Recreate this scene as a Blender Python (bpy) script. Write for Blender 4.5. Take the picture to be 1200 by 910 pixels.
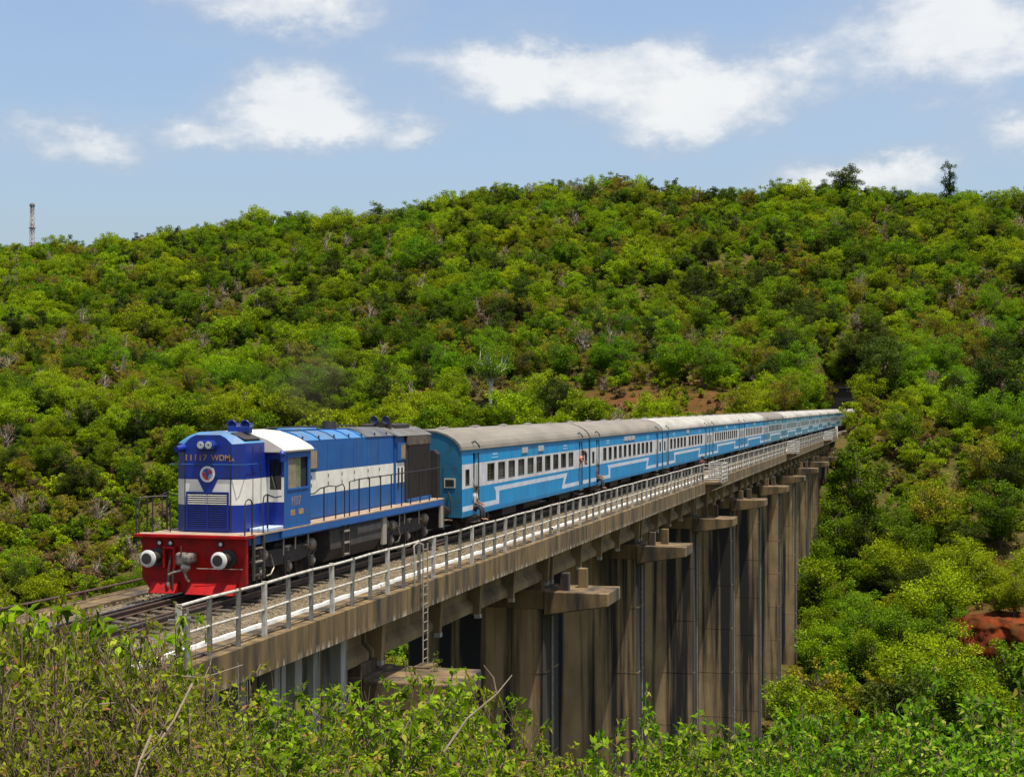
import bpy, bmesh, math, random
import numpy as np
from mathutils import Vector, Matrix

for o in list(bpy.data.objects):
    bpy.data.objects.remove(o)
scene = bpy.context.scene
COL = scene.collection
R = math.radians
rng = np.random.default_rng(7)
random.seed(7)

# ------------------------------------------------------------------ camera
EYE = 5.05
CAMX = 18.36
F = 1742.0                       # focal length in pixels of the 1200 wide photograph
HY, VX = 474.0, 1083.0           # horizon row, vanishing column of the track
TH = math.atan((VX - 600) / F)
ST, CT = math.sin(TH), math.cos(TH)
cam = bpy.data.cameras.new("camera")
cam.sensor_width = 36.0
cam.lens = F / 1200 * 36
cam.clip_end = 12000
camo = bpy.data.objects.new("camera", cam)
COL.objects.link(camo)
camo.location = (CAMX, 0, EYE)
camo.rotation_euler = (R(90) + math.atan((HY - 455) / F), 0, TH)
scene.camera = camo

# ------------------------------------------------------------------ sky, sun, exposure
SUN = Vector((0.24, -0.14, 1.0)).normalized()
world = bpy.data.worlds.new("World")
scene.world = world
world.use_nodes = True
def build_sky():
    nt = world.node_tree; N = nt.nodes; L = nt.links
    N.clear()
    out = N.new("ShaderNodeOutputWorld")
    sky = N.new("ShaderNodeTexSky"); sky.sky_type = 'NISHITA'; sky.sun_disc = False
    sky.sun_elevation = math.asin(SUN.z); sky.sun_rotation = math.atan2(SUN.x, SUN.y)
    sky.air_density = 1.0; sky.dust_density = 3.5; sky.ozone_density = 2.0
    bg = N.new("ShaderNodeBackground"); bg.inputs[1].default_value = 0.145
    L.new(sky.outputs[0], bg.inputs[0])
    tc = N.new("ShaderNodeTexCoord")
    sep = N.new("ShaderNodeSeparateXYZ"); L.new(tc.outputs['Generated'], sep.inputs[0])
    def M(op, a, b=None, c=None, clamp=False):
        n = N.new("ShaderNodeMath"); n.operation = op; n.use_clamp = clamp
        for i, v in enumerate((a, b, c)):
            if v is None: continue
            if isinstance(v, (int, float)): n.inputs[i].default_value = v
            else: L.new(v, n.inputs[i])
        return n.outputs[0]
    az = M('ARCTAN2', sep.outputs[0], sep.outputs[1])
    el = M('ARCSINE', sep.outputs[2])
    comb = N.new("ShaderNodeCombineXYZ"); L.new(az, comb.inputs[0]); L.new(M('MULTIPLY', el, 1.7), comb.inputs[1])
    def noise(scale, detail, rough, off=0.0):
        mp = N.new("ShaderNodeMapping"); L.new(comb.outputs[0], mp.inputs[0]); mp.inputs['Location'].default_value = (off, off * .7, off * .3)
        n = N.new("ShaderNodeTexNoise"); n.inputs['Scale'].default_value = scale
        n.inputs['Detail'].default_value = detail; n.inputs['Roughness'].default_value = rough
        L.new(mp.outputs[0], n.inputs['Vector']); return n.outputs['Fac']
    w1 = M('MULTIPLY', M('SUBTRACT', noise(13, 7, .64), .5), .085)
    w2 = M('MULTIPLY', M('SUBTRACT', noise(15, 7, .64, 3.1), .5), .05)
    azw = M('ADD', az, w1); elw = M('ADD', el, w2)
    # clouds over the ridge: (photo column, row, half width, half height, density)
    blobs = [(92, 166, 74, 25, 1.2), (236, 161, 32, 15, .7), (342, 110, 58, 36, 1.25), (388, 154, 78, 22, 1.0),
             (495, 150, 26, 18, .8), (325, 5, 115, 24, 1.3), (610, 88, 78, 30, 1.05), (740, 100, 110, 40, .62),
             (840, 95, 80, 30, .9), (800, 148, 85, 26, .95), (935, 72, 24, 10, .4), (1115, 36, 105, 50, 1.4),
             (1192, 158, 36, 18, 1.0), (975, 208, 54, 20, 1.2), (1075, 200, 38, 22, 1.1), (520, 70, 70, 20, .45),
             (205, 45, 40, 10, .35), (700, 60, 60, 14, .4)]
    tot = None
    for (px, py, wx, wy, d) in blobs:
        a0 = math.atan((px - 600) / F) - TH
        e0 = math.atan((HY - py) / F * math.cos(a0 + TH))
        da = M('MULTIPLY', M('SUBTRACT', azw, a0), F / wx / 1.2)
        de = M('MULTIPLY', M('SUBTRACT', elw, e0), F / wy / 1.18)
        r2 = M('ADD', M('MULTIPLY', da, da), M('MULTIPLY', de, de))
        g = M('MULTIPLY', M('POWER', 2.718, M('MULTIPLY', r2, -.85)), d)
        tot = g if tot is None else M('MAXIMUM', tot, g) if False else M('ADD', tot, g)
    # the same kind of broken cloud everywhere else in the sky
    gen = M('MULTIPLY', M('SUBTRACT', noise(4.2, 6, .58, 9.0), .53), 5.0)
    away = M('SMOOTH_MIN', M('MULTIPLY', M('MAXIMUM', M('SUBTRACT', M('ABSOLUTE', M('ADD', az, TH)), .40), M('SUBTRACT', el, .29)), 8.0), 1.0, .1)
    gen = M('MULTIPLY', gen, M('MAXIMUM', away, 0.0))
    tot = M('ADD', tot, M('MAXIMUM', gen, 0.0))
    fine = M('MULTIPLY', M('SUBTRACT', noise(24, 7, .6, 5.0), .5), 1.15)
    broad = M('MULTIPLY', M('SUBTRACT', noise(9, 4, .6, 7.0), .5), .5)
    veil = M('MULTIPLY', M('MAXIMUM', M('SUBTRACT', noise(6.5, 5, .6, 2.2), .44), 0.0), 1.1)
    tot = M('ADD', tot, veil)
    d = M('ADD', tot, M('MULTIPLY', M('ADD', fine, broad), M('MINIMUM', M('ADD', tot, .15), 1.0)))
    ss = N.new("ShaderNodeMapRange"); ss.interpolation_type = 'SMOOTHSTEP'
    ss.inputs['From Min'].default_value = .06; ss.inputs['From Max'].default_value = 1.45
    L.new(d, ss.inputs['Value'])
    cov = M('MULTIPLY', ss.outputs[0], M('ADD', .86, M('MULTIPLY', broad, .5)))
    cr = N.new("ShaderNodeValToRGB")
    cr.color_ramp.elements[0].color = (.46, .50, .56, 1); cr.color_ramp.elements[1].color = (.83, .83, .82, 1)
    cr.color_ramp.elements[0].position = .3; cr.color_ramp.elements[1].position = 1.0
    L.new(M('ADD', ss.outputs[0], M('MULTIPLY', fine, .35)), cr.inputs[0])
    bc = N.new("ShaderNodeBackground"); L.new(cr.outputs[0], bc.inputs[0]); bc.inputs[1].default_value = CLOUD
    mix = N.new("ShaderNodeMixShader")
    L.new(cov, mix.inputs[0]); L.new(bg.outputs[0], mix.inputs[1]); L.new(bc.outputs[0], mix.inputs[2])
    L.new(mix.outputs[0], out.inputs[0])
CLOUD = .86
build_sky()
sl = bpy.data.lights.new("sun", 'SUN'); sl.energy = 5.0; sl.angle = R(.53); sl.color = (1.0, .93, .80)
so = bpy.data.objects.new("sun", sl); COL.objects.link(so)
so.rotation_euler = SUN.to_track_quat('Z', 'Y').to_euler(); so.location = (30, -20, 120)
vs = scene.view_settings
vs.view_transform = 'Standard'; vs.look = 'None'; vs.exposure = 0.42; vs.gamma = 1.0; vs.use_curve_mapping = False
scene.render.engine = 'CYCLES'
scene.cycles.max_bounces = 6; scene.cycles.diffuse_bounces = 3; scene.cycles.glossy_bounces = 2
scene.cycles.transmission_bounces = 4; scene.cycles.transparent_max_bounces = 4
scene.cycles.use_denoising = True

# ------------------------------------------------------------------ pixel helpers (a pixel gives a direction only)
def depth(x, y): return y * CT + (CAMX - x) * ST
def project(x, y, z):
    Z = depth(x, y); X = -(CAMX - x) * CT + y * ST
    return 600 + F * X / Z, HY + F * (EYE - z) / Z
def ray_xy(px, Z):
    X = (px - 600) / F * Z
    return CAMX + X * CT - Z * ST, Z * CT + X * ST

# ------------------------------------------------------------------ materials
MATS = {}
def nodes_of(name):
    m = bpy.data.materials.new(name); m.use_nodes = True
    nt = m.node_tree
    return m, nt, nt.nodes, nt.links, nt.nodes["Principled BSDF"]
def mat(name, col, rough=.6, col2=None, scale=3.0, detail=5, metal=0.0, bump=0.0, stretch=(1, 1, 1),
        lo=.35, hi=.65, dirt=None, dirt_scale=1.0, dirt_stretch=(1, 1, 1), dirt_lo=.5, dirt_hi=.75, bscale=None, coat=0.0, spec=None, obj=False):
    """principled paint or stone: two tones mixed by noise, a third (dirt, stain) laid over it"""
    if name in MATS: return MATS[name]
    m, nt, N, L, P = nodes_of(name)
    P.inputs['Roughness'].default_value = rough; P.inputs['Metallic'].default_value = metal
    if spec is not None: P.inputs['Specular IOR Level'].default_value = spec
    if coat: P.inputs['Coat Weight'].default_value = coat; P.inputs['Coat Roughness'].default_value = .15
    if obj:
        g = N.new("ShaderNodeTexCoord"); pos = g.outputs['Object']
    else:
        g = N.new("ShaderNodeNewGeometry"); pos = g.outputs['Position']
    def nz(sc, st, det=5):
        mp = N.new("ShaderNodeMapping"); mp.inputs['Scale'].default_value = st; L.new(pos, mp.inputs[0])
        n = N.new("ShaderNodeTexNoise"); n.inputs['Scale'].default_value = sc; n.inputs['Detail'].default_value = det
        n.inputs['Roughness'].default_value = .6
        L.new(mp.outputs[0], n.inputs['Vector']); return n.outputs['Fac']
    def ramp(f, a, b):
        r = N.new("ShaderNodeMapRange"); r.inputs['From Min'].default_value = a; r.inputs['From Max'].default_value = b
        L.new(f, r.inputs['Value']); return r.outputs[0]
    def mixc(f, a, b):
        x = N.new("ShaderNodeMix"); x.data_type = 'RGBA'; L.new(f, x.inputs[0])
        for i, c in ((6, a), (7, b)):
            if isinstance(c, tuple): x.inputs[i].default_value = (*c, 1)
            else: L.new(c, x.inputs[i])
        return x.outputs[2]
    c = col
    if col2: c = mixc(ramp(nz(scale, stretch, detail), lo, hi), col, col2)
    if dirt: c = mixc(ramp(nz(dirt_scale, dirt_stretch), dirt_lo, dirt_hi), c, dirt)
    if isinstance(c, tuple): P.inputs['Base Color'].default_value = (*c, 1)
    else: L.new(c, P.inputs['Base Color'])
    if bump:
        b = N.new("ShaderNodeBump"); b.inputs['Strength'].default_value = bump; b.inputs['Distance'].default_value = .03
        L.new(nz(bscale or scale * 6, stretch, 4), b.inputs['Height']); L.new(b.outputs[0], P.inputs['Normal'])
    MATS[name] = m
    return m
def leaf_mat(name, a, b, trans=.35, var=.35, loc_scale=.02, c3=None, hue=(.458, .508)):
    """leaf colour: each leaf between a and b (attribute lv), each plant shifted a little"""
    m, nt, N, L, P = nodes_of(name)
    at = N.new("ShaderNodeAttribute"); at.attribute_name = "lv"
    cr = N.new("ShaderNodeValToRGB"); e = cr.color_ramp.elements
    e[0].position = .05; e[0].color = (*[q * .55 for q in a], 1); e[1].position = .88; e[1].color = (*b, 1)
    k = e.new(.38); k.color = (*a, 1)
    if c3: k = e.new(.97); k.color = (*c3, 1)
    L.new(at.outputs['Fac'], cr.inputs[0]); col = cr.outputs[0]
    oi = N.new("ShaderNodeObjectInfo")
    hs = N.new("ShaderNodeHueSaturation")
    mr = N.new("ShaderNodeMapRange"); mr.inputs['To Min'].default_value = 1 - var; mr.inputs['To Max'].default_value = 1 + var
    L.new(oi.outputs['Random'], mr.inputs['Value']); L.new(mr.outputs[0], hs.inputs['Value'])
    n = N.new("ShaderNodeTexNoise"); n.inputs['Scale'].default_value = loc_scale; n.inputs['Detail'].default_value = 3
    L.new(oi.outputs['Location'], n.inputs['Vector'])
    mh = N.new("ShaderNodeMapRange"); mh.inputs['From Min'].default_value = .3; mh.inputs['From Max'].default_value = .7
    mh.inputs['To Min'].default_value = hue[0]; mh.inputs['To Max'].default_value = hue[1]
    L.new(n.outputs['Fac'], mh.inputs['Value']); L.new(mh.outputs[0], hs.inputs['Hue'])
    L.new(col, hs.inputs['Color']); col = hs.outputs[0]
    d = N.new("ShaderNodeBsdfPrincipled"); d.inputs['Roughness'].default_value = .5; d.inputs['Specular IOR Level'].default_value = .08
    L.new(col, d.inputs['Base Color'])
    t = N.new("ShaderNodeBsdfTranslucent"); L.new(col, t.inputs['Color'])
    ms = N.new("ShaderNodeMixShader"); ms.inputs[0].default_value = trans
    L.new(d.outputs[0], ms.inputs[1]); L.new(t.outputs[0], ms.inputs[2])
    L.new(ms.outputs[0], N["Material Output"].inputs['Surface'])
    N.remove(P)
    MATS[name] = m
    return m

# ------------------------------------------------------------------ mesh helpers
class MB:
    def __init__(s): s.v = []; s.f = []; s.m = []
    def face(s, pts, mi=0):
        b = len(s.v); s.v += [tuple(p) for p in pts]; s.f.append(tuple(range(b, b + len(pts)))); s.m.append(mi); return s
    def box(s, x0, x1, y0, y1, z0, z1, mi=0):
        b = len(s.v)
        s.v += [(x0, y0, z0), (x1, y0, z0), (x1, y1, z0), (x0, y1, z0), (x0, y0, z1), (x1, y0, z1), (x1, y1, z1), (x0, y1, z1)]
        for q in ((3, 2, 1, 0), (4, 5, 6, 7), (0, 1, 5, 4), (1, 2, 6, 5), (2, 3, 7, 6), (3, 0, 4, 7)):
            s.f.append(tuple(b + i for i in q)); s.m.append(mi)
        return s
    def tube(s, pts, r, n=8, mi=0, cap=True):
        pts = [Vector(p) for p in pts]; k = len(pts)
        rs = r if isinstance(r, (list, tuple)) else [r] * k
        b = len(s.v); ref = None
        for i, p in enumerate(pts):
            d = (pts[min(i + 1, k - 1)] - pts[max(i - 1, 0)]).normalized()
            if ref is None: ref = Vector((0, 0, 1)) if abs(d.z) < .9 else Vector((1, 0, 0))
            u = d.cross(ref).normalized(); w = u.cross(d).normalized(); ref = w
            for j in range(n):
                a = 2 * math.pi * j / n
                s.v.append(tuple(p + (u * math.cos(a) + w * math.sin(a)) * rs[i]))
        for i in range(k - 1):
            for j in range(n):
                s.f.append((b + i * n + j, b + i * n + (j + 1) % n, b + (i + 1) * n + (j + 1) % n, b + (i + 1) * n + j)); s.m.append(mi)
        if cap:
            s.f.append(tuple(b + j for j in reversed(range(n)))); s.m.append(mi)
            s.f.append(tuple(b + (k - 1) * n + j for j in range(n))); s.m.append(mi)
        return s
    def lathe(s, origin, axis, prof, n=20, mi=0):
        """prof: (distance along axis, radius)"""
        o = Vector(origin); a = Vector(axis).normalized()
        u = a.cross(Vector((0, 0, 1)) if abs(a.z) < .9 else Vector((1, 0, 0))).normalized(); w = u.cross(a)
        b = len(s.v); k = len(prof)
        for t, r in prof:
            for j in range(n):
                q = 2 * math.pi * j / n
                s.v.append(tuple(o + a * t + (u * math.cos(q) + w * math.sin(q)) * max(r, .0005)))
        for i in range(k - 1):
            for j in range(n):
                s.f.append((b + i * n + j, b + i * n + (j + 1) % n, b + (i + 1) * n + (j + 1) % n, b + (i + 1) * n + j)); s.m.append(mi)
        s.f.append(tuple(b + j for j in reversed(range(n)))); s.m.append(mi)
        s.f.append(tuple(b + (k - 1) * n + j for j in range(n))); s.m.append(mi)
        return s
    def prism(s, poly, axis, a0, a1, mi=0):
        """polygon in the plane across the axis, extruded from a0 to a1. axis x: (y,z), y: (x,z), z: (x,y)"""
        def P(p, a): return {'x': (a, p[0], p[1]), 'y': (p[0], a, p[1]), 'z': (p[0], p[1], a)}[axis]
        b = len(s.v); n = len(poly)
        s.v += [P(p, a0) for p in poly] + [P(p, a1) for p in poly]
        s.f.append(tuple(b + i for i in range(n))); s.m.append(mi)
        s.f.append(tuple(b + n + i for i in reversed(range(n)))); s.m.append(mi)
        for i in range(n):
            j = (i + 1) % n
            s.f.append((b + j, b + i, b + n + i, b + n + j)); s.m.append(mi)
        return s
    def ball(s, c, r, mi=0, nu=10, nv=6, sc=(1, 1, 1)):
        c = Vector(c); b = len(s.v)
        for i in range(1, nv):
            t = math.pi * i / nv
            for j in range(nu):
                a = 2 * math.pi * j / nu
                s.v.append((c.x + r * sc[0] * math.sin(t) * math.cos(a), c.y + r * sc[1] * math.sin(t) * math.sin(a), c.z + r * sc[2] * math.cos(t)))
        top = len(s.v); s.v.append((c.x, c.y, c.z + r * sc[2])); bot = len(s.v); s.v.append((c.x, c.y, c.z - r * sc[2]))
        for i in range(nv - 2):
            for j in range(nu):
                s.f.append((b + i * nu + j, b + (i + 1) * nu + j, b + (i + 1) * nu + (j + 1) % nu, b + i * nu + (j + 1) % nu)); s.m.append(mi)
        for j in range(nu):
            s.f.append((top, b + j, b + (j + 1) % nu)); s.m.append(mi)
            s.f.append((bot, b + (nv - 2) * nu + (j + 1) % nu, b + (nv - 2) * nu + j)); s.m.append(mi)
        return s
    def mesh(s, name, mats, smooth=False, fix=True):
        me = bpy.data.meshes.new(name); me.from_pydata(s.v, [], s.f)
        for m in (mats if isinstance(mats, (list, tuple)) else [mats]): me.materials.append(m)
        me.polygons.foreach_set('material_index', s.m)
        if fix:
            bm = bmesh.new(); bm.from_mesh(me); bmesh.ops.recalc_face_normals(bm, faces=bm.faces); bm.to_mesh(me); bm.free()
        if smooth:
            me.polygons.foreach_set('use_smooth', [True] * len(me.polygons)); me.set_sharp_from_angle(angle=R(40))
        me.update(); return me
    def build(s, name, mats, parent=None, smooth=False, bevel=0, loc=None, fix=True):
        return link(name, s.mesh(name, mats, smooth, fix), parent, bevel, loc)
def link(name, me, parent=None, bevel=0, loc=None):
    o = bpy.data.objects.new(name, me); COL.objects.link(o)
    if parent is not None: o.parent = parent
    if loc is not None: o.location = loc
    if bevel:
        b = o.modifiers.new('bevel', 'BEVEL'); b.width = bevel; b.segments = 2; b.limit_method = 'ANGLE'; b.angle_limit = R(40)
    return o
def empty(name, loc=(0, 0, 0), rz=0):
    o = bpy.data.objects.new(name, None); COL.objects.link(o); o.location = loc; o.rotation_euler = (0, 0, rz); o.empty_display_size = .3
    return o
def tag(o, label=None, cat=None, group=None, kind=None):
    if label: o['label'] = label
    if cat: o['category'] = cat
    if group: o['group'] = group
    if kind: o['kind'] = kind
    return o
def copy_tree(o, parent=None):
    c = o.copy(); COL.objects.link(c); c.parent = parent
    for ch in list(o.children): copy_tree(ch, c)
    return c
def text_mesh(name, body, size, m, extrude=.002, sx=1.0):
    cu = bpy.data.curves.new(name, 'FONT'); cu.body = body; cu.size = size; cu.align_x = 'CENTER'; cu.align_y = 'CENTER'
    cu.extrude = extrude; cu.offset = size * .018
    t = bpy.data.objects.new(name, cu); COL.objects.link(t)
    me = bpy.data.meshes.new_from_object(t.evaluated_get(bpy.context.evaluated_depsgraph_get()))
    bpy.data.objects.remove(t)
    me.materials.clear(); me.materials.append(m)
    return me

# ------------------------------------------------------------------ noise, terrain height
def vnoise(x, y, seed=0):
    x = np.asarray(x, float); y = np.asarray(y, float)
    xi = np.floor(x).astype(np.int64); yi = np.floor(y).astype(np.int64); fx = x - xi; fy = y - yi
    fx = fx * fx * (3 - 2 * fx); fy = fy * fy * (3 - 2 * fy)
    def h(a, b):
        n = (a * 374761393 + b * 668265263 + seed * 69069 + 12345) & 0x7fffffff
        n = ((n ^ (n >> 13)) * 1274126177) & 0x7fffffff
        n = n ^ (n >> 16)
        return (n & 0xffff) / 65535.0
    return (h(xi, yi) * (1 - fx) + h(xi + 1, yi) * fx) * (1 - fy) + (h(xi, yi + 1) * (1 - fx) + h(xi + 1, yi + 1) * fx) * fy
def fbm(x, y, seed=0, o=4):
    t = 0; a = .5
    for i in range(o):
        t = t + a * vnoise(x * 2 ** i, y * 2 ** i, seed + i); a *= .5
    return t / (1 - .5 ** o)
def sstep(a, b, x):
    t = np.clip((np.asarray(x, float) - a) / (b - a), 0, 1); return t * t * (3 - 2 * t)
PY = [-400, 25, 36, 50, 70, 90, 130, 165, 186, 207, 228, 250, 262, 290, 330, 380, 450, 520, 580, 625, 680, 760, 1000, 3000]
PZ = [-.75, -.75, -6.5, -14, -21, -26, -30, -29, -26.5, -22, -15, -6, -1.5, 3.5, 12, 23, 42, 62, 77, 86, 90, 86, 60, 20]
CX = [-1500, -430, -345, -274, -215, -175, -110, -60, 0, 56, 200, 1500]
CZ = [70, 75, 78, 83, 86, 91, 93, 89, 86, 82, 72, 55]
BRIDGE0, BRIDGE1, PORTAL = 26.2, 262.0, 358.0
def trackx(y):
    y = np.asarray(y, float); return np.where(y > 265, (y - 265) ** 2 / 2300.0, 0.0)
def terrain(x, y):
    x = np.asarray(x, float); y = np.asarray(y, float)
    w = sstep(3.8, 11, x)
    Zc = np.clip(y * CT + (CAMX - x) * ST, 0, 40)
    near = (1 - w) * (-.75) + w * (3.35 - .2 * Zc)
    fade = 1 - sstep(40, 90, y)
    yy = y + 8.0 * w * fade
    p = np.interp(yy, PY, PZ)
    crest = np.interp(x, CX, CZ) / 88.0
    up = np.clip(p + 1.5, 0, None)
    p = np.where(p > -1.5, -1.5 + up * (1 + (crest - 1) * sstep(0, 40, up)), p)
    z = p + (near + .75) * fade
    z = z - 3.2 * sstep(4.6, 10, -x) * (1 - sstep(50, 80, y))
    n = (fbm(x / 55, y / 55, 3) - .5) * 9 + (fbm(x / 14, y / 14, 9) - .5) * 2.2
    z = z + n * sstep(60, 130, y) * (.35 + .65 * sstep(240, 330, y))
    z = z + (fbm(x / 4, y / 4, 5) - .5) * .5 * sstep(5, 9, x) * (1 - sstep(60, 90, y))
    # bench and laterite bank on the right of the valley
    bm_ = sstep(17, 24, x) * (1 - sstep(70, 90, x))
    bench = np.where(y < 190, np.minimum(z, -28.5), np.where(y < 210, -20.6, z))
    bw = bm_ * sstep(168, 182, y) * (1 - sstep(206, 214, y))
    z = z * (1 - bw) + bench * bw + bw * (fbm(x / 3.0, y / 1.5, 61) - .5) * 2.6 * (1 - sstep(191, 194, y))
    # the railway's formation past the viaduct and its cutting
    d = np.abs(x - trackx(y))
    flat = -.8 + np.clip(d - 4.6, 0, None) * 2.0
    lowfill = -.8 - np.clip(d - 4.6, 0, None) * .7
    on = (y > 258) & (y < PORTAL + 1.0)
    z = np.where(on, np.maximum(np.minimum(z, flat), lowfill), z)
    z = np.where((y > 254) & (y < PORTAL + 1) & (d < 4.6), np.minimum(z, -.8), z)
    z = np.where((y >= PORTAL + 1.0) & (y < PORTAL + 30) & (d < 16), np.minimum(np.maximum(z, 9.5), 9.6 + (y - PORTAL - 1) * .8 + np.clip(d - 7, 0, None) * 2), z)
    # clear of the deck underside near the abutment
    z = np.where((np.abs(x) < 4.2) & (y > 27.5) & (y < 60), np.minimum(z, -3.6), z)
    return z

# ------------------------------------------------------------------ ground
def soil_material():
    m, nt, N, L, P = nodes_of("hill_soil")
    P.inputs['Roughness'].default_value = .95; P.inputs['Specular IOR Level'].default_value = .1
    g = N.new("ShaderNodeNewGeometry")
    def nz(s, d=6):
        n = N.new("ShaderNodeTexNoise"); n.inputs['Scale'].default_value = s; n.inputs['Detail'].default_value = d; n.inputs['Roughness'].default_value = .65
        L.new(g.outputs['Position'], n.inputs['Vector']); return n.outputs['Fac']
    cr = N.new("ShaderNodeValToRGB"); e = cr.color_ramp.elements
    e[0].position = .33; e[0].color = (.030, .045, .006, 1); e[1].position = .68; e[1].color = (.13, .065, .026, 1)
    k = e.new(.46); k.color = (.055, .058, .010, 1); k = e.new(.56); k.color = (.10, .075, .022, 1)
    mx = N.new("ShaderNodeMath"); mx.operation = 'ADD'
    m1 = N.new("ShaderNodeMath"); m1.operation = 'MULTIPLY'; m1.inputs[1].default_value = .5; L.new(nz(.035), m1.inputs[0])
    m2 = N.new("ShaderNodeMath"); m2.operation = 'MULTIPLY'; m2.inputs[1].default_value = .5; L.new(nz(.9), m2.inputs[0])
    L.new(m1.outputs[0], mx.inputs[0]); L.new(m2.outputs[0], mx.inputs[1]); L.new(mx.outputs[0], cr.inputs[0])
    at = N.new("ShaderNodeAttribute"); at.attribute_name = "red"
    r2 = N.new("ShaderNodeValToRGB"); r2.color_ramp.elements[0].color = (.03, .010, .005, 1); r2.color_ramp.elements[1].color = (.20, .045, .013, 1)
    r2.color_ramp.elements[0].position = .3; r2.color_ramp.elements[1].position = .7
    L.new(nz(.6), r2.inputs[0])
    mix = N.new("ShaderNodeMix"); mix.data_type = 'RGBA'; L.new(at.outputs['Fac'], mix.inputs[0])
    L.new(cr.outputs[0], mix.inputs[6]); L.new(r2.outputs[0], mix.inputs[7])
    L.new(mix.outputs[2], P.inputs['Base Color'])
    b = N.new("ShaderNodeBump"); b.inputs['Strength'].default_value = 1.0; b.inputs['Distance'].default_value = .6
    L.new(nz(1.6, 9), b.inputs['Height']); L.new(b.outputs[0], P.inputs['Normal'])
    return m
SOIL = soil_material()
def grid_mesh(name, X, Y, Z, m, red=None):
    nx, ny = len(X), len(Y)
    V = np.stack([np.repeat(X[None, :], ny, 0), np.repeat(Y[:, None], nx, 1), Z], -1).reshape(-1, 3)
    i = np.arange((nx - 1) * (ny - 1)); r, c = i // (nx - 1), i % (nx - 1)
    a = r * nx + c
    Fq = np.stack([a, a + 1, a + nx + 1, a + nx], 1)
    me = bpy.data.meshes.new(name)
    me.vertices.add(len(V)); me.vertices.foreach_set('co', V.ravel())
    me.loops.add(len(Fq) * 4); me.loops.foreach_set('vertex_index', Fq.ravel().astype(np.int32))
    me.polygons.add(len(Fq)); me.polygons.foreach_set('loop_start', np.arange(0, len(Fq) * 4, 4, dtype=np.int32))
    me.polygons.foreach_set('use_smooth', np.ones(len(Fq), bool))
    if red is not None:
        at = me.attributes.new('red', 'FLOAT', 'POINT'); at.data.foreach_set('value', red.ravel().astype(np.float32))
    me.materials.append(m); me.update(); me.validate()
    return me
def spaced(parts):
    out = []
    for a, b, s in parts: out += list(np.arange(a, b, s))
    return np.array(out + [parts[-1][1]], float)
GX = spaced([(-6000, -1200, 600), (-1200, -520, 40), (-520, -60, 4.0), (-60, 70, 1.4), (70, 240, 6), (240, 1200, 60), (1200, 6000, 600)])
GY = spaced([(-6000, -400, 700), (-400, -40, 30), (-40, 60, 1.2), (60, 180, 3), (180, 216, 1.2), (216, 350, 2.5), (350, 372, 1.0), (372, 720, 4), (720, 1200, 24), (1200, 8000, 700)])
gx, gy = np.meshgrid(GX, GY)
gz = terrain(gx, gy)
redm = sstep(.36, .56, fbm(gx / 4, gy / 3, 71) + .10) * sstep(19, 24, gx) * sstep(176, 183, gy) * (1 - sstep(190.5, 192.5, gy)) * (1 - sstep(70, 80, gx))
_px, _py = project(gx, np.maximum(gy, 1.0), gz)
redm = np.maximum(redm, .6 * np.exp(-(((_px - 770) / 130) ** 2 + ((_py - 472) / 22) ** 2)) * (gy > 60))
redm = np.maximum(redm, .55 * sstep(.52, .62, fbm(gx / 30, gy / 18, 21)) * sstep(255, 275, gy) * (1 - sstep(330, 360, gy)))
redm = np.maximum(redm, .35 * sstep(17, 24, gx) * sstep(190, 192, gy) * (1 - sstep(208, 214, gy)))
ground = link("ground", grid_mesh("ground", GX, GY, gz, SOIL, redm)); tag(ground, kind='structure')

def earth_bank():
    u = np.linspace(17.5, 62, 128); t = np.linspace(-.12, 1.12, 46)
    U, Tt = np.meshgrid(u, t)
    gul = fbm(U / 1.6, Tt * 1.2, 81) - .5; lump = fbm(U / 5.5, Tt * 3, 83) - .5; fine = fbm(U / .6, Tt * 9, 85) - .5
    ins = np.sin(np.clip(Tt, 0, 1) * math.pi) ** .6
    Yb = 185.0 + 3.6 * Tt + 34 * np.clip(Tt - 1, 0, None) + ins * (gul * 3.2 + lump * 3.6 + fine * 1.3) + 1.6 * np.sin(U / 6.0)
    Zb = -29.4 + 8.95 * sstep(-.05, 1.0, Tt) + fine * .5 * ins + lump * 1.9 * (Tt < 1) + .5 * fine * (Tt >= 1) - 7.0 * np.clip(Tt - 1.03, 0, None)
    fin = sstep(17.5, 23.5, U)
    Zb = Zb * fin + (terrain(U, Yb) - .6) * (1 - fin)
    nx, ny = len(u), len(t); V = np.stack([U, Yb, Zb], -1).reshape(-1, 3)
    i = np.arange((nx - 1) * (ny - 1)); a = (i // (nx - 1)) * nx + i % (nx - 1)
    me = bpy.data.meshes.new("earth_bank"); Fq = np.stack([a, a + 1, a + nx + 1, a + nx], 1)
    me.vertices.add(len(V)); me.vertices.foreach_set('co', V.ravel()); me.loops.add(len(Fq) * 4); me.loops.foreach_set('vertex_index', Fq.ravel().astype(np.int32))
    me.polygons.add(len(Fq)); me.polygons.foreach_set('loop_start', np.arange(0, len(Fq) * 4, 4, dtype=np.int32))
    me.materials.append(mat("red_laterite", (.17, .036, .010), .97, (.04, .012, .006), .8, 8, bump=.8, bscale=3.0, stretch=(1, 1, .55), dirt=(.09, .04, .014), dirt_scale=.5, dirt_lo=.5, dirt_hi=.7, spec=.05)); me.update(); me.validate()
    o = link("earth_bank", me); tag(o, kind='structure')
earth_bank()

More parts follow.
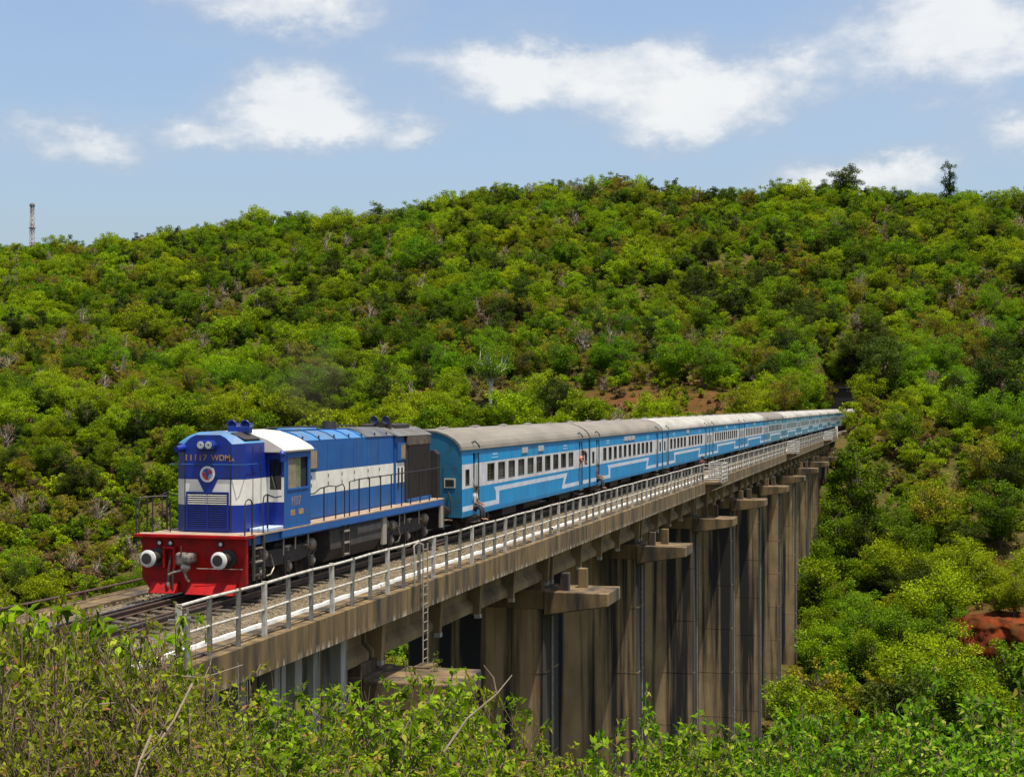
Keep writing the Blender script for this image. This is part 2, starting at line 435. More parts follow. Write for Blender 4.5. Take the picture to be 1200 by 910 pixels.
# ------------------------------------------------------------------ common materials
CONC = mat("weathered_concrete", (.20, .135, .058), .9, (.09, .056, .022), 1.2, 6, bump=.35, bscale=14, stretch=(1, 1, .35),
           dirt=(.022, .018, .014), dirt_scale=1.1, dirt_stretch=(1, 1.6, .16), dirt_lo=.44, dirt_hi=.64)
FASC = mat("fascia_concrete", (.195, .128, .048), .92, (.068, .043, .016), 3.2, 6, bump=.3, bscale=16, stretch=(1, 1, .12),
           dirt=(.018, .014, .009), dirt_scale=1.7, dirt_stretch=(1, 1, .13), dirt_lo=.45, dirt_hi=.70)
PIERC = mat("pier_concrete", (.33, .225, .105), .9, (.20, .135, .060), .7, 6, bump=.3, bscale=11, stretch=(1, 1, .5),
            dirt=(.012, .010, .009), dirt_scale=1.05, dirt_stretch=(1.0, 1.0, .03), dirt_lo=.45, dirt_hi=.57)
GIRD = mat("girder_concrete", (.29, .21, .098), .88, (.16, .105, .045), .9, 6, bump=.25, stretch=(1, 1, .5),
           dirt=(.06, .045, .03), dirt_scale=.9, dirt_stretch=(1, 1, .2), dirt_lo=.52, dirt_hi=.75)
PALE = mat("pale_stained_concrete", (.42, .41, .36), .88, (.27, .25, .19), 2.0, 6, stretch=(1, 1, .15),
           dirt=(.05, .04, .03), dirt_scale=1.6, dirt_stretch=(1, 1, .12), dirt_lo=.52, dirt_hi=.66)
BLACKC = mat("black_streaked_concrete", (.035, .03, .025), .9, (.10, .08, .055), 2.2, 5, stretch=(1, 1.4, .06))  # near-black wall tone with vertical streaks
WHITEP = mat("white_lime_paint", (.72, .72, .68), .8, (.42, .38, .30), 3.0, 5, lo=.52, hi=.75)
GALV = mat("galvanised_steel", (.26, .26, .24), .55, (.17, .16, .13), 6.0, 4, metal=.25, dirt=(.16, .12, .07), dirt_scale=3, dirt_lo=.58, dirt_hi=.75)
PIERSIDE = mat("shaded_algae_concrete", (.022, .018, .014), .9, (.07, .053, .034), 1.9, 5, stretch=(1, 1, .03), lo=.45, hi=.68)  # pier sides: shade painted into the colour besides black algae stain
RAILP = mat("faded_silver_paint", (.42, .40, .35), .6, (.24, .20, .14), 5.0, 4, lo=.45, hi=.7)
STEEL = mat("worn_rail_head", (.22, .2, .19), .38, (.12, .08, .06), 5.0, 4, metal=.7)
REFP = mat("chalky_grey_paint", (.46, .45, .41), .8, (.28, .25, .20), 4.0, 5, lo=.45, hi=.7)
LADP = mat("dull_ladder_steel", (.30, .28, .24), .6, (.16, .13, .09), 6, 4)
RUST = mat("rusty_steel", (.085, .045, .03), .85, (.045, .03, .022), 4.0, 5)
SLEEP = mat("sleeper_concrete", (.085, .065, .042), .9, (.045, .035, .024), 3.0, 5)
def ballast_material():
    m, nt, N, L, P = nodes_of("ballast"); P.inputs['Roughness'].default_value = .95
    g = N.new("ShaderNodeNewGeometry")
    v = N.new("ShaderNodeTexVoronoi"); v.inputs['Scale'].default_value = 14; L.new(g.outputs['Position'], v.inputs['Vector'])
    cr = N.new("ShaderNodeValToRGB"); cr.color_ramp.elements[0].color = (.04, .03, .02, 1); cr.color_ramp.elements[1].color = (.20, .155, .09, 1)
    s = N.new("ShaderNodeSeparateColor"); L.new(v.outputs['Color'], s.inputs[0]); L.new(s.outputs[0], cr.inputs[0])
    L.new(cr.outputs[0], P.inputs['Base Color'])
    b = N.new("ShaderNodeBump"); b.inputs['Strength'].default_value = 1; b.inputs['Distance'].default_value = .05; b.invert = True
    L.new(v.outputs['Distance'], b.inputs['Height']); L.new(b.outputs[0], P.inputs['Normal'])
    return m
BALL = ballast_material()
def lime_drips(m, z0, z1):
    nt = m.node_tree; N = nt.nodes; L = nt.links; P = N["Principled BSDF"]; src = P.inputs['Base Color'].links[0].from_socket
    g = N.new("ShaderNodeNewGeometry"); s = N.new("ShaderNodeSeparateXYZ"); L.new(g.outputs['Position'], s.inputs[0])
    mp = N.new("ShaderNodeMapping"); mp.inputs['Scale'].default_value = (1, 3.2, .25); L.new(g.outputs['Position'], mp.inputs[0])
    n = N.new("ShaderNodeTexNoise"); n.inputs['Scale'].default_value = 2.4; n.inputs['Detail'].default_value = 5; L.new(mp.outputs[0], n.inputs['Vector'])
    def mr(v, a, b):
        q = N.new("ShaderNodeMapRange"); q.inputs['From Min'].default_value = a; q.inputs['From Max'].default_value = b; L.new(v, q.inputs['Value']); return q.outputs[0]
    mu = N.new("ShaderNodeMath"); mu.operation = 'MULTIPLY'; L.new(mr(s.outputs[2], z0, z1), mu.inputs[0]); L.new(mr(n.outputs['Fac'], .5, .66), mu.inputs[1])
    mx = N.new("ShaderNodeMix"); mx.data_type = 'RGBA'; L.new(mu.outputs[0], mx.inputs[0]); L.new(src, mx.inputs[6]); mx.inputs[7].default_value = (.42, .39, .32, 1)
    L.new(mx.outputs[2], P.inputs['Base Color'])
lime_drips(FASC, -.86, -1.06)
STONE = mat("ballast_stone", (.20, .155, .09), .95, (.08, .062, .04), 7.0, 2)

# ------------------------------------------------------------------ track: ballast, sleepers, rails
track = empty("railway_track", (0, 20, -.2)); tag(track, kind='structure')
def T0(o, p): o.parent = p; o.matrix_parent_inverse = Matrix.Translation(-p.location); return o
def strip(name, prof, ys, m, jitter=0.0, seed=1):
    r = np.random.default_rng(seed); V = []; Fc = []; n = len(prof)
    for y in ys:
        ox = float(trackx(y))
        for (x, z) in prof: V.append((x + ox, y, z + (r.random() - .5) * jitter))
    for i in range(len(ys) - 1):
        for j in range(n - 1):
            a = i * n + j; Fc.append((a, a + 1, a + n + 1, a + n))
    b = MB(); b.v = V; b.f = Fc; b.m = [0] * len(Fc)
    return b.mesh(name, m, smooth=False, fix=False)
prof = [(-3.6, -.78), (-2.75, -.42)] + [(x, -.24) for x in np.arange(-2.3, 2.31, .2)] + [(2.7, -.27), (2.93, -.30), (2.95, -.7)]
ys = np.concatenate([np.arange(-60, 20, 2), np.arange(20, 75, .22), np.arange(75, 362, 2.0)])
T0(link("ballast_bed", strip("ballast_bed", prof, ys, BALL, .05)), track)
def rail_prof(x, top=0.0, h=.16):
    return [(x - .068, top - h), (x - .068, top - h + .02), (x - .012, top - h + .03), (x - .012, top - .045), (x - .034, top - .035), (x - .034, top),
            (x + .034, top), (x + .034, top - .035), (x + .012, top - .045), (x + .012, top - h + .03), (x + .068, top - h + .02), (x + .068, top - h)]
yr = np.concatenate([np.arange(-60, 262, 20), np.arange(262, 366, 4)])
for x in (-.872, .872):
    me = strip("running_rail", rail_prof(x), yr, RUST); me.materials.append(STEEL)
    for p in me.polygons:
        if abs(p.center.z) < .02: p.material_index = 1
    T0(link("running_rail", me), track)
for x in (-.60, .60):
    T0(link("guard_rail", strip("guard_rail", rail_prof(x, -.01, .15), np.arange(20, 262, 10), RUST)), track)
sm = MB().prism([(-1.37, -.32), (1.37, -.32), (1.37, -.19), (1.25, -.165), (.5, -.165), (.2, -.20), (-.2, -.20), (-.5, -.165), (-1.25, -.165), (-1.37, -.19)], 'y', -.12, .12).mesh("sleeper", SLEEP)
for k in range(44):
    T0(link("sleeper", sm, loc=(0, 16 + k * .62, 0)), track)
# loose stones on the ballast shoulders that the camera looks down on
r = np.random.default_rng(5); V = []; Fc = []
base = [(1, 0, 0), (-1, 0, 0), (0, 1, 0), (0, -1, 0), (0, 0, 1), (0, 0, -1)]
tri = [(0, 2, 4), (2, 1, 4), (1, 3, 4), (3, 0, 4), (2, 0, 5), (1, 2, 5), (3, 1, 5), (0, 3, 5)]
for k in range(15000):
    x = r.uniform(.98, 2.93) if r.random() < .62 else (r.uniform(-2.6, -.98) if r.random() < .6 else r.uniform(-.5, .5))
    y = 21 + 50 * r.random() ** 1.2; s = r.uniform(.022, .05); z0 = -.235 if abs(x) < 2.35 else -.262
    b = len(V)
    for q in base:
        V.append((x + q[0] * s * r.uniform(.6, 1.3), y + q[1] * s * r.uniform(.6, 1.3), z0 + q[2] * s * r.uniform(.5, 1.1)))
    Fc += [tuple(b + i for i in t) for t in tri]
b = MB(); b.v = V; b.f = Fc; b.m = [0] * len(Fc)
st = b.build("ballast_stones", STONE, fix=False); tag(st, "loose grey brown ballast stones lying along the track bed", "ballast", kind='stuff')

# ------------------------------------------------------------------ viaduct
SPAN = 20.8
PIERS = [40.8 + SPAN * i for i in range(11)]
DX = 3.9                 # outer face of the fascia
ZD = -.28                # walkway level
via = empty("railway_viaduct", (0, 144, -28.0))
tag(via, "long weathered concrete railway viaduct on tall piers carrying the blue train", "viaduct")
def V_(o): return T0(o, via)
joints = [BRIDGE0] + [p for p in PIERS] + [BRIDGE1 + 1.0]
joints = [j for j in joints if j <= BRIDGE1 + 1.0]
TOPY = []
for i in range(len(joints) - 1):
    a, b = joints[i] + .012, joints[i + 1] - .012
    # deck slab between the fascia beams
    V_(MB().prism([(-DX + .3, -.80), (DX - .3, -.80), (DX - .3, ZD - .02), (2.98, ZD - .02), (2.98, ZD - .46), (-2.98, ZD - .46), (-2.98, ZD - .02), (-DX + .3, ZD - .02)], 'y', a, b).build("deck_slab", CONC))
    for s in (1, -1):
        fb = MB()
        fb.prism([(s * DX, -1.06), (s * DX, ZD), (s * (DX - .28), ZD + .003), (s * (DX - .297), -.9), (s * (DX - .22), -1.08)], 'y', a, b)
        V_(fb.build("fascia_beam", FASC, bevel=.015))
    # walkway slabs, uneven, each about one metre
    if a < 130:
        n = max(1, int((b - a) / 1.04)); L_ = (b - a) / n
        for k in range(n):
            t = .03 + .012 * r.random()
            V_(MB().box(3.10, DX - .33, 0, L_ - .03, 0, t).build("walkway_slab", CONC, loc=(0, a + k * L_, ZD - .018 + .01 * r.random())))
    else:
        V_(MB().box(3.10, DX - .33, a, b, ZD - .018, ZD + .015).build("walkway_slab", CONC))
    # lime-washed ballast kerb, wavy where stones spill over it
    ky = np.arange(a, b + .01, .26 if a < 130 else 2.0); V = []; Fc = []
    for y in ky:
        w = .028 * (r.random() - .5); h = .03 * (r.random() - .5)
        for (x, z) in ((2.99, ZD - .08), (2.975 + w, ZD + .10 + h), (3.085 + w, ZD + .11 + h), (3.10, ZD - .08)): V.append((x, y, z))
    for q in range(len(ky) - 1):
        for j in range(3):
            c = q * 4 + j; Fc.append((c, c + 1, c + 5, c + 4))
    kb = MB(); kb.v = V; kb.f = Fc; kb.m = [0] * len(Fc)
    V_(kb.build("ballast_kerb", WHITEP, fix=False))
# bearing girders with bulb flanges and cross ribs
gprof = [(-.28, 0), (.28, 0), (.28, -.12), (.10, -.28), (.10, -1.10), (.34, -1.34), (.34, -1.58), (-.34, -1.58), (-.34, -1.34), (-.10, -1.10), (-.10, -.28), (-.28, -.12)]
for i in range(len(joints) - 1):
    a, b = joints[i] + .15, joints[i + 1] - .15
    if i == 0: a = 38.6; 
    for s in (1, -1):
        x0 = 2.42 * s
        g = MB().prism([(x0 + p[0], -1.06 + p[1] + .26) for p in gprof], 'y', a, b).build("girder", GIRD); V_(g)
    if i == 0: continue
    for k in range(5):
        y = joints[i] + 1.35 + k * (SPAN - 2.7) / 4 if k not in (0, 4) else (a + .25 if k == 0 else b - .25)
        if i == len(joints) - 2 and y > b: continue
        V_(MB().prism([(2.5, -.82), (3.15, -.82), (3.05, -1.25), (2.98, -2.50), (2.78, -2.50), (2.5, -2.38)], 'y', y - .12, y + .12).build("cross_rib", GIRD, bevel=.02))
        V_(MB().box(2.79, 2.995, y - .13, y + .13, -2.60, -2.46).build("rib_pale_plate", PALE))  # added pale plate for the rib's bright bottom
# piers
for i, y in enumerate(PIERS):
    if y > BRIDGE1: break
    zb = float(np.min(terrain(np.array([-3.2, 0., 3.2]), np.array([y, y, y])))) - 1.2
    p = MB()
    hw, hd = 3.05, 1.2
    ch = .10
    poly = [(-hw + ch, -hd), (hw - ch, -hd), (hw, -hd + ch), (hw, hd - ch), (hw - ch, hd), (-hw + ch, hd), (-hw, hd - ch), (-hw, -hd + ch)]
    p.prism([(q[0], q[1] + y) for q in poly], 'z', zb, -2.76)
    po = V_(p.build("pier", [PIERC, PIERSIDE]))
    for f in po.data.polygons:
        if abs(f.normal.x) > .6: f.material_index = 1  # side faces take the darker shade-and-algae colour
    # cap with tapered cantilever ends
    for s in (1, -1):
        c = MB().prism([(s * 3.02, -2.75), (s * 5.75, -2.75), (s * 5.75, -3.30), (s * 3.02, -3.74)], 'y', y - 1.32, y + 1.32).build("pier_bracket", CONC, bevel=.04); c.parent = po
    c = MB().box(-3.08, 3.08, y - 1.24, y + 1.24, -3.5, -2.70).build("pier_cap", CONC, bevel=.03)
    c.parent = po
    for (px_, py_) in ((3.75, -.55), (4.3, .5)) if i else ():
        e = MB().prism([(px_ - .19, y + py_ - .19), (px_ + .19, y + py_ - .19), (px_ + .19, y + py_ + .19), (px_ - .19, y + py_ + .19)], 'z', -2.76, -2.02 + .1 * (py_ > 0)).build("pedestal", CONC, bevel=.03)
        e.parent = po
    for q in (-1.6, 1.6):
        e = MB().box(q * 1.5 - .45, q * 1.5 + .45, y - 1.0, y + 1.0, -2.76, -2.36).build("bearing_block", CONC, bevel=.02); e.parent = po
    d = MB().tube([(hw + .08, y - .3, -3.9), (hw + .08, y - .3, zb + .5)], .055, 8).build("drain_pipe", GALV, smooth=True); d.parent = po
    # horizontal casting lifts stand a little proud
    zz = -6.2
    while zz > zb + 1:
        e = MB()
        for (q0, q1) in zip(poly, poly[1:] + poly[:1]): pass
        k2 = 1.004
        e.prism([(q[0] * k2, q[1] * 1.008 + y) for q in poly], 'z', zz, zz + .05)
        o = e.build("lift_joint", PIERC); o.parent = po
        zz -= 3.6
# abutment with deep pilasters under the first deck length
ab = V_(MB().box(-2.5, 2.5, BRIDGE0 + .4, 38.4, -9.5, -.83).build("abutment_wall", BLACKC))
yy = BRIDGE0 + .9
while yy < 38.2:
    wd = r.uniform(.16, .5); o = MB().box(2.49, 2.62 + .5 * r.random(), yy, yy + wd, -9.0, -.85).build("pilaster", PALE if r.random() < .75 else CONC, bevel=.02)
    o.parent = ab; yy += wd + r.uniform(.25, .75)
o = MB().prism([(BRIDGE0 - 1.4, -.70), (BRIDGE0 + .0, -.70), (BRIDGE0 + .0, -3.6), (BRIDGE0 - 1.4, -3.6)], 'x', -3.6, 3.7).build("end_wall", FASC, bevel=.03); V_(o)
o = MB().box(2.98, 3.8, BRIDGE0 - 1.4, BRIDGE0 - .02, -.69, ZD - .03).build("approach_slab", CONC, bevel=.02); V_(o)
ky = np.arange(18, BRIDGE0, .5); kb = MB()
for q in range(len(ky) - 1):
    if r.random() < .3: continue
    V_(MB().box(2.98, 3.12, ky[q] + .02, ky[q + 1] - .02, -.75, ZD + .06 + .05 * r.random()).build("kerb_block", WHITEP))
# railing: posts with two pipe rails, broken by the refuges
REF = [103.2, 165.6, 228.0]
RX = DX - .14
ZT = ZD + 1.24
segs = []; a = 27.35
for q in REF: segs.append((a, q - 1.5)); a = q + 1.5
segs.append((a, BRIDGE1))
pm = MB().prism([(-.045, -.035), (.045, -.035), (.045, -.02), (-.02, -.02), (-.02, .02), (.045, .02), (.045, .035), (-.045, .035)], 'z', -.02, 1.28).mesh("post", GALV)
pm2 = MB().box(-.05, .05, -.05, .05, -.02, 1.28).mesh("post", RAILP)
def pipe(pts, rad, seg=8): return MB().tube(pts, rad, seg)
for (a, b) in segs:
    n = int(round((b - a) / 1.34)); st_ = (b - a) / n
    pts = [(RX, a + k * st_, ZT + .012 * math.sin(k * 1.7)) for k in range(n + 1)]
    rl = pipe(pts, .036)
    rl.tube([(x, y, z - .60) for x, y, z in pts], .030)
    ro = V_(rl.build("railing", RAILP, smooth=True))
    for k in range(n + 1):
        o = link("post", pm if k % 3 else pm2, loc=(RX, a + k * st_, ZD)); o.rotation_euler = (R(r.uniform(-1.2, 1.2)), R(r.uniform(-1.2, 1.2)), 0)
        o.parent = ro
# refuges on brackets
for q in REF:
    rf = V_(MB().box(DX - .3, DX + 1.15, q - 1.48, q + 1.48, ZD - .16, ZD + .02).build("refuge", CONC, bevel=.02))
    def S(o): o.parent = rf; return o
    for yy in (q - 1.3, q + 1.3):
        S(MB().prism([(DX + .005, ZD - .18), (DX + 1.1, ZD - .18), (DX + .005, -1.0)], 'y', yy - .08, yy + .08).build("bracket", CONC))
    X1 = DX + 1.1
    for k in range(5):
        z = ZD + .22 + k * .26
        S(pipe([(RX, q - 1.45, z), (X1, q - 1.45, z), (X1, q + 1.45, z), (RX, q + 1.45, z)], .032).build("guard_bar", REFP, smooth=True))
    for (x, y) in ((RX, q - 1.45), (X1, q - 1.45), (X1, q), (X1, q + 1.45), (RX, q + 1.45)):
        S(MB().box(x - .045, x + .045, y - .045, y + .045, ZD, ZT + .06).build("guard_post", REFP))
# access ladder from the walkway down to the first pier cap
lx, ly = DX + .10, 41.9
ld = V_(pipe([(lx, ly, -2.74), (lx, ly, ZT - .05)], .023).tube([(lx, ly + .42, -2.74), (lx, ly + .42, ZT - .05)], .023).tube(
    [(lx, ly, ZT - .06), (lx - .12, ly - .15, ZT - .0), (lx - .1, ly - .55, ZT - .06), (lx - .05, ly - .62, ZT - .35), (lx - .05, ly - .62, ZD)], .025).build("access_ladder", LADP, smooth=True))
for k in range(13):
    o = pipe([(lx, ly, -2.5 + k * .27), (lx, ly + .42, -2.5 + k * .27)], .014, 6).build("rung", LADP); o.parent = ld
o = MB().box(lx - .25, lx + .25, ly - .2, ly + .65, -2.76, -2.70).build("ladder_foot", CONC); o.parent = ld
# white marker post where the far end of the railing stops
o = MB().box(RX - .2, RX + .2, BRIDGE1 + .1, BRIDGE1 + .5, ZD - .5, ZT + .35).build("end_post", WHITEP, bevel=.03); V_(o)

# small pipe standard with its wires at the near end of the railing
ps = empty("pipe_standard", (DX + .12, 27.2, -1.7)); tag(ps, "thin grey pipe standard with flange joints beside the first railing post", "post")
def P_(o): return T0(o, ps)
P_(MB().lathe((DX + .12, 27.2, -1.72), (0, 0, 1), [(0, .16), (.04, .16), (.05, .05), (.9, .05), (.91, .10), (1.0, .10), (1.01, .06), (1.25, .06), (1.26, .085), (1.32, .085), (1.33, .055), (2.45, .055), (2.46, .075), (2.54, .075), (2.56, .03), (2.66, .03)], 14).build("pole", GALV, smooth=True))
P_(MB().box(3.6, DX + .12, 27.17, 27.23, -.05, -.0).build("clamp", GALV))
P_(MB().box(3.6, DX + .12, 27.17, 27.23, ZT - .3, ZT - .25).build("clamp", GALV))
o = MB().box(3.85, 4.5, 26.6, 27.6, -2.1, -1.70).build("base", CONC, bevel=.02); P_(o)
for (x, y, z0, z1) in ((4.05, 28.3, ZD - .2, -4.2), (4.12, 29.3, -.5, -4.8), (4.05, 29.9, -1.0, -5.6), (4.06, 30.0, -1.0, -5.6), (4.2, 28.6, -1.6, -4.0)):
    P_(pipe([(x, y, z0), (x + .03, y + .02, (z0 + z1) / 2), (x, y, z1)], .012, 5).build("wire", GALV))
# rusty cable pipe along the far edge of the approach
o = pipe([(-3.75, 22 + k * 3, -.02 + .035 * math.sin(k * .9)) for k in range(12)], .035, 6).build("cable_pipe", RUST, smooth=True)
tag(o, "rusty thin pipe running beside the track left of the locomotive", "pipe")
for k in range(5):
    q = MB().box(-3.79, -3.71, 24 + k * 6, 24.08 + k * 6, -.95, -.03).build("bracket", RUST); q.parent = o
# far deck edge of the hidden side needs no railing: the train covers it

# ------------------------------------------------------------------ tunnel portal
tx = float(trackx(PORTAL - 3)); ang = -math.atan((PORTAL - 265) / 1150)
DARKST = mat("dark_masonry", (.03, .026, .02), .95, (.014, .013, .012), 1.5, 5, bump=.4)  # very dark stone tone over the whole portal
VOID = mat("black_lining", (.012, .011, .01), .95, (.02, .018, .016), 2, 3)  # near-black lining: the tunnel's darkness is put into its colour
tp = empty("tunnel_portal", (tx, PORTAL - 3, -.8), ang); tag(tp, "dark masonry tunnel mouth in the hillside where the train comes out", "tunnel")
def arch(w, h, n=14):
    pts = [(-w, -.3), (-w, h - w)] + [(w * math.cos(math.pi - math.pi * k / n), h - w + w * math.sin(math.pi * k / n)) for k in range(1, n)] + [(w, h - w), (w, -.3)]
    return pts
ar = arch(3.1, 6.6); fw = MB()
outer = [(-7.5, -.3), (-7.5, 9.6), (7.5, 9.6), (7.5, -.3)]
for y in (0, 7.0):
    # face strip around the arch
    n = len(ar)
    top = [(-7.5, -.3), (-7.5, 4)] + [(-7.5 + 15 * k / (n - 5), 9.6) for k in range(n - 4)] + [(7.5, 4), (7.5, -.3)]
    for k in range(n - 1):
        fw.face([(ar[k][0], y, ar[k][1]), (ar[k + 1][0], y, ar[k + 1][1]), (top[k + 1][0], y, top[k + 1][1]), (top[k][0], y, top[k][1])])
for (a, b) in zip(outer, outer[1:]):
    fw.face([(a[0], 0, a[1]), (b[0], 0, b[1]), (b[0], 7, b[1]), (a[0], 7, a[1])])
fw.build("portal_wall", DARKST, tp)
tl = MB()
for k in range(len(ar) - 1):
    tl.face([(ar[k][0], .01, ar[k][1]), (ar[k + 1][0], .01, ar[k + 1][1]), (ar[k + 1][0], 30, ar[k + 1][1]), (ar[k][0], 30, ar[k][1])])
tl.face([(p[0], 30, p[1]) for p in ar]); tl.build("tunnel_lining", VOID, tp, fix=False)
ring = MB(); ar2 = arch(3.5, 7.0)
for k in range(len(ar) - 1):
    q = [(ar[k][0], -.12, ar[k][1]), (ar[k + 1][0], -.12, ar[k + 1][1]), (ar2[k + 1][0], -.12, ar2[k + 1][1]), (ar2[k][0], -.12, ar2[k][1])]
    ring.face(q); ring.face([(q[3][0], -.12, q[3][2]), (q[2][0], -.12, q[2][2]), (q[2][0], 0.01, q[2][2]), (q[3][0], 0.01, q[3][2])])
ring.build("arch_ring", mat("arch_stone", (.10, .09, .07), .9, (.05, .045, .04), 2.5, 4), tp)
MB().box(-7.8, 7.8, -.25, .6, 9.6, 10.1).build("parapet", DARKST, tp)

# ------------------------------------------------------------------ lattice mast on the ridge
def mast():
    Zm = 705.0; x, y = ray_xy(37, Zm); z0 = float(terrain(x, y)); ztop = EYE + (HY - 238) / F * Zm
    h = ztop - z0
    t = empty("lattice_mast", (x, y, z0)); tag(t, "tall red and white lattice mast on the far ridge", "mast")
    red = mat("mast_red", (.30, .10, .08), .7, (.22, .09, .08), 1); wh = mat("mast_white", (.55, .52, .52), .7, (.4, .36, .36), 1)
    w0, w1 = 1.0, .62
    def half(s): return w0 + (w1 - w0) * s
    for sx in (-1, 1):
        for sy in (-1, 1):
            MB().tube([(sx * half(0), sy * half(0), -1), (sx * half(1), sy * half(1), h - 1)], .13, 5).build("leg", wh, t)
    n = 12
    for k in range(n):
        s0, s1 = k / n, (k + 1) / n; b = MB(); zz0, zz1 = s0 * (h - 1), s1 * (h - 1); a, c = half(s0), half(s1)
        for i in range(4):
            p = [(-1, -1), (1, -1), (1, 1), (-1, 1)]; q, e = p[i], p[(i + 1) % 4]
            b.tube([(q[0] * a, q[1] * a, zz0), (e[0] * c, e[1] * c, zz1)], .09, 4)
            b.tube([(e[0] * a, e[1] * a, zz0), (q[0] * c, q[1] * c, zz1)], .09, 4)
            b.tube([(q[0] * c, q[1] * c, zz1), (e[0] * c, e[1] * c, zz1)], .10, 4)
        b.build("brace_panel", red if (k // 2) % 2 else wh, t)
    MB().lathe((0, 0, h - 1.6), (0, 0, 1), [(0, 1.0), (.3, 1.3), (1.2, 1.2), (1.7, .7), (1.9, .1)], 12).build("antenna_drum", mat("mast_grey", (.10, .10, .10), .7), t)
    MB().box(-1.25, 1.25, -1.25, 1.25, h * .57, h * .57 + .3).build("platform", mat("mast_grey", (.1, .1, .1)), t)
mast()

# ------------------------------------------------------------------ locomotive
LBLUE = mat("loco_blue_paint", (.002, .017, .20), .42, (.003, .026, .24), 2.0, 5, coat=.1, dirt=(.012, .022, .075), dirt_scale=3.5, dirt_stretch=(1, 1, .16), dirt_lo=.5, dirt_hi=.8)
HBLUE = mat("hood_blue_paint", (.003, .072, .27), .55, (.006, .09, .29), 1.5, 5, dirt=(.03, .05, .08), dirt_scale=3.2, dirt_stretch=(1, 1, .14), dirt_lo=.5, dirt_hi=.8)
RBLUE = mat("toplit_roof_blue", (.03, .14, .33), .6, (.055, .17, .33), 1.2, 5, dirt=(.10, .10, .10), dirt_scale=1.1, dirt_lo=.45, dirt_hi=.75)  # lighter than the side blue: top light put into the colour
LWHITE = mat("loco_white_paint", (.72, .71, .64), .5, (.60, .58, .50), 2.5, 5, dirt=(.36, .32, .24), dirt_scale=3.0, dirt_stretch=(1, 2, .3), dirt_lo=.58, dirt_hi=.82)
CREAM = mat("cab_roof_white", (.66, .60, .52), .6, (.56, .50, .42), 1.2, 4)
LRED = mat("buffer_beam_red", (.36, .002, .002), .55, (.19, .002, .002), 2.0, 5, spec=.25, dirt=(.10, .012, .01), dirt_scale=2.4, dirt_lo=.55, dirt_hi=.8)
BLK = mat("sooty_black", (.018, .016, .015), .6, (.035, .028, .022), 4, 4)
BOGIE = mat("bogie_grime", (.045, .036, .028), .8, (.022, .018, .016), 3, 5)
DUST = mat("dusty_footplate", (.34, .25, .17), .85, (.22, .16, .11), 3, 4)
LGREY = mat("buffer_face_grey", (.62, .62, .60), .5, (.45, .45, .43), 4, 4)
SILV = mat("silver_fitting", (.36, .33, .28), .5, (.16, .13, .10), 6, 4, metal=.3)
TAN = mat("tan_shutter", (.26, .20, .12), .75, (.17, .13, .08), 4, 4)
BROWNG = mat("brown_radiator", (.028, .020, .016), .75, (.013, .011, .010), 4, 4)
GLASS = mat("dark_glass", (.012, .014, .014), .08)
VOIDM = mat("dark_opening", (.006, .006, .006), .9)  # near-black colour standing in for the dark inside openings
GOLD = mat("faded_gold_letters", (.36, .22, .09), .6, (.24, .13, .06), 8, 3)
LAMP = mat("lamp_glass", (.75, .75, .72), .12)

LY = 35.25
loco = empty("diesel_locomotive", (-.05, LY, 0)); tag(loco, "blue and white diesel locomotive with red buffer beam leading the train", "locomotive")
def LP(b, name, m, parent=None, smooth=False, bevel=0.0): return b.build(name, m, parent if parent is not None else loco, smooth, bevel)
FP = 1.65
LP(MB().box(-1.45, 1.45, .32, 16.35, 1.36, 1.60), "underframe", [HBLUE], bevel=.02)
LP(MB().box(-1.52, 1.52, .31, 16.4, 1.602, FP), "footplate", [DUST], bevel=.008)
LP(MB().box(1.45, 1.53, 2.2, 16.3, 1.42, 1.60), "side_sill", [HBLUE])
# red headstock with ledge and folded guard
LP(MB().prism([(-1.5, 1.58), (-1.5, .50), (-1.22, .14), (1.30, .14), (1.5, .40), (1.5, 1.58)], 'y', 0, .14), "headstock", [LRED], bevel=.012)
LP(MB().box(-1.6, 1.6, -.24, .30, 1.582, 1.665), "headstock_ledge", [LRED], bevel=.012)
LP(MB().prism([(-.004, .42), (-.03, .42), (-.26, .14), (-.22, .12), (-.004, .14)], 'x', -1.18, -.42), "rail_guard", [LRED])
LP(MB().prism([(-.004, .44), (-.03, .44), (-.30, .14), (-.24, .12), (-.004, .14)], 'x', -.10, 1.26), "rail_guard", [LRED])
LP(MB().box(-1.6, 1.6, -.16, .2, 1.667, 1.672), "ledge_tread", [DUST])
# buffers
for (s) in (-1, 1):
    b = LP(MB().lathe((s * 1.01, .0, 1.06), (0, -1, 0), [(0, .24), (.06, .24), (.07, .15), (.34, .15), (.35, .11), (.55, .11)], 24), "buffer", [BLK], smooth=True)
    LP(MB().lathe((s * 1.01, -.53, 1.06), (0, -1, 0), [(0, .10), (.0, .22), (.045, .225), (.07, .19), (.075, .0)], 28), "buffer_face", [LGREY], b, True)
    LP(MB().lathe((s * 1.01 - .02, -.605, 1.065), (0, -1, 0), [(-.012, .15), (.012, .14), (.02, .0)], 18), "grease_cap", [BLK], b, True)
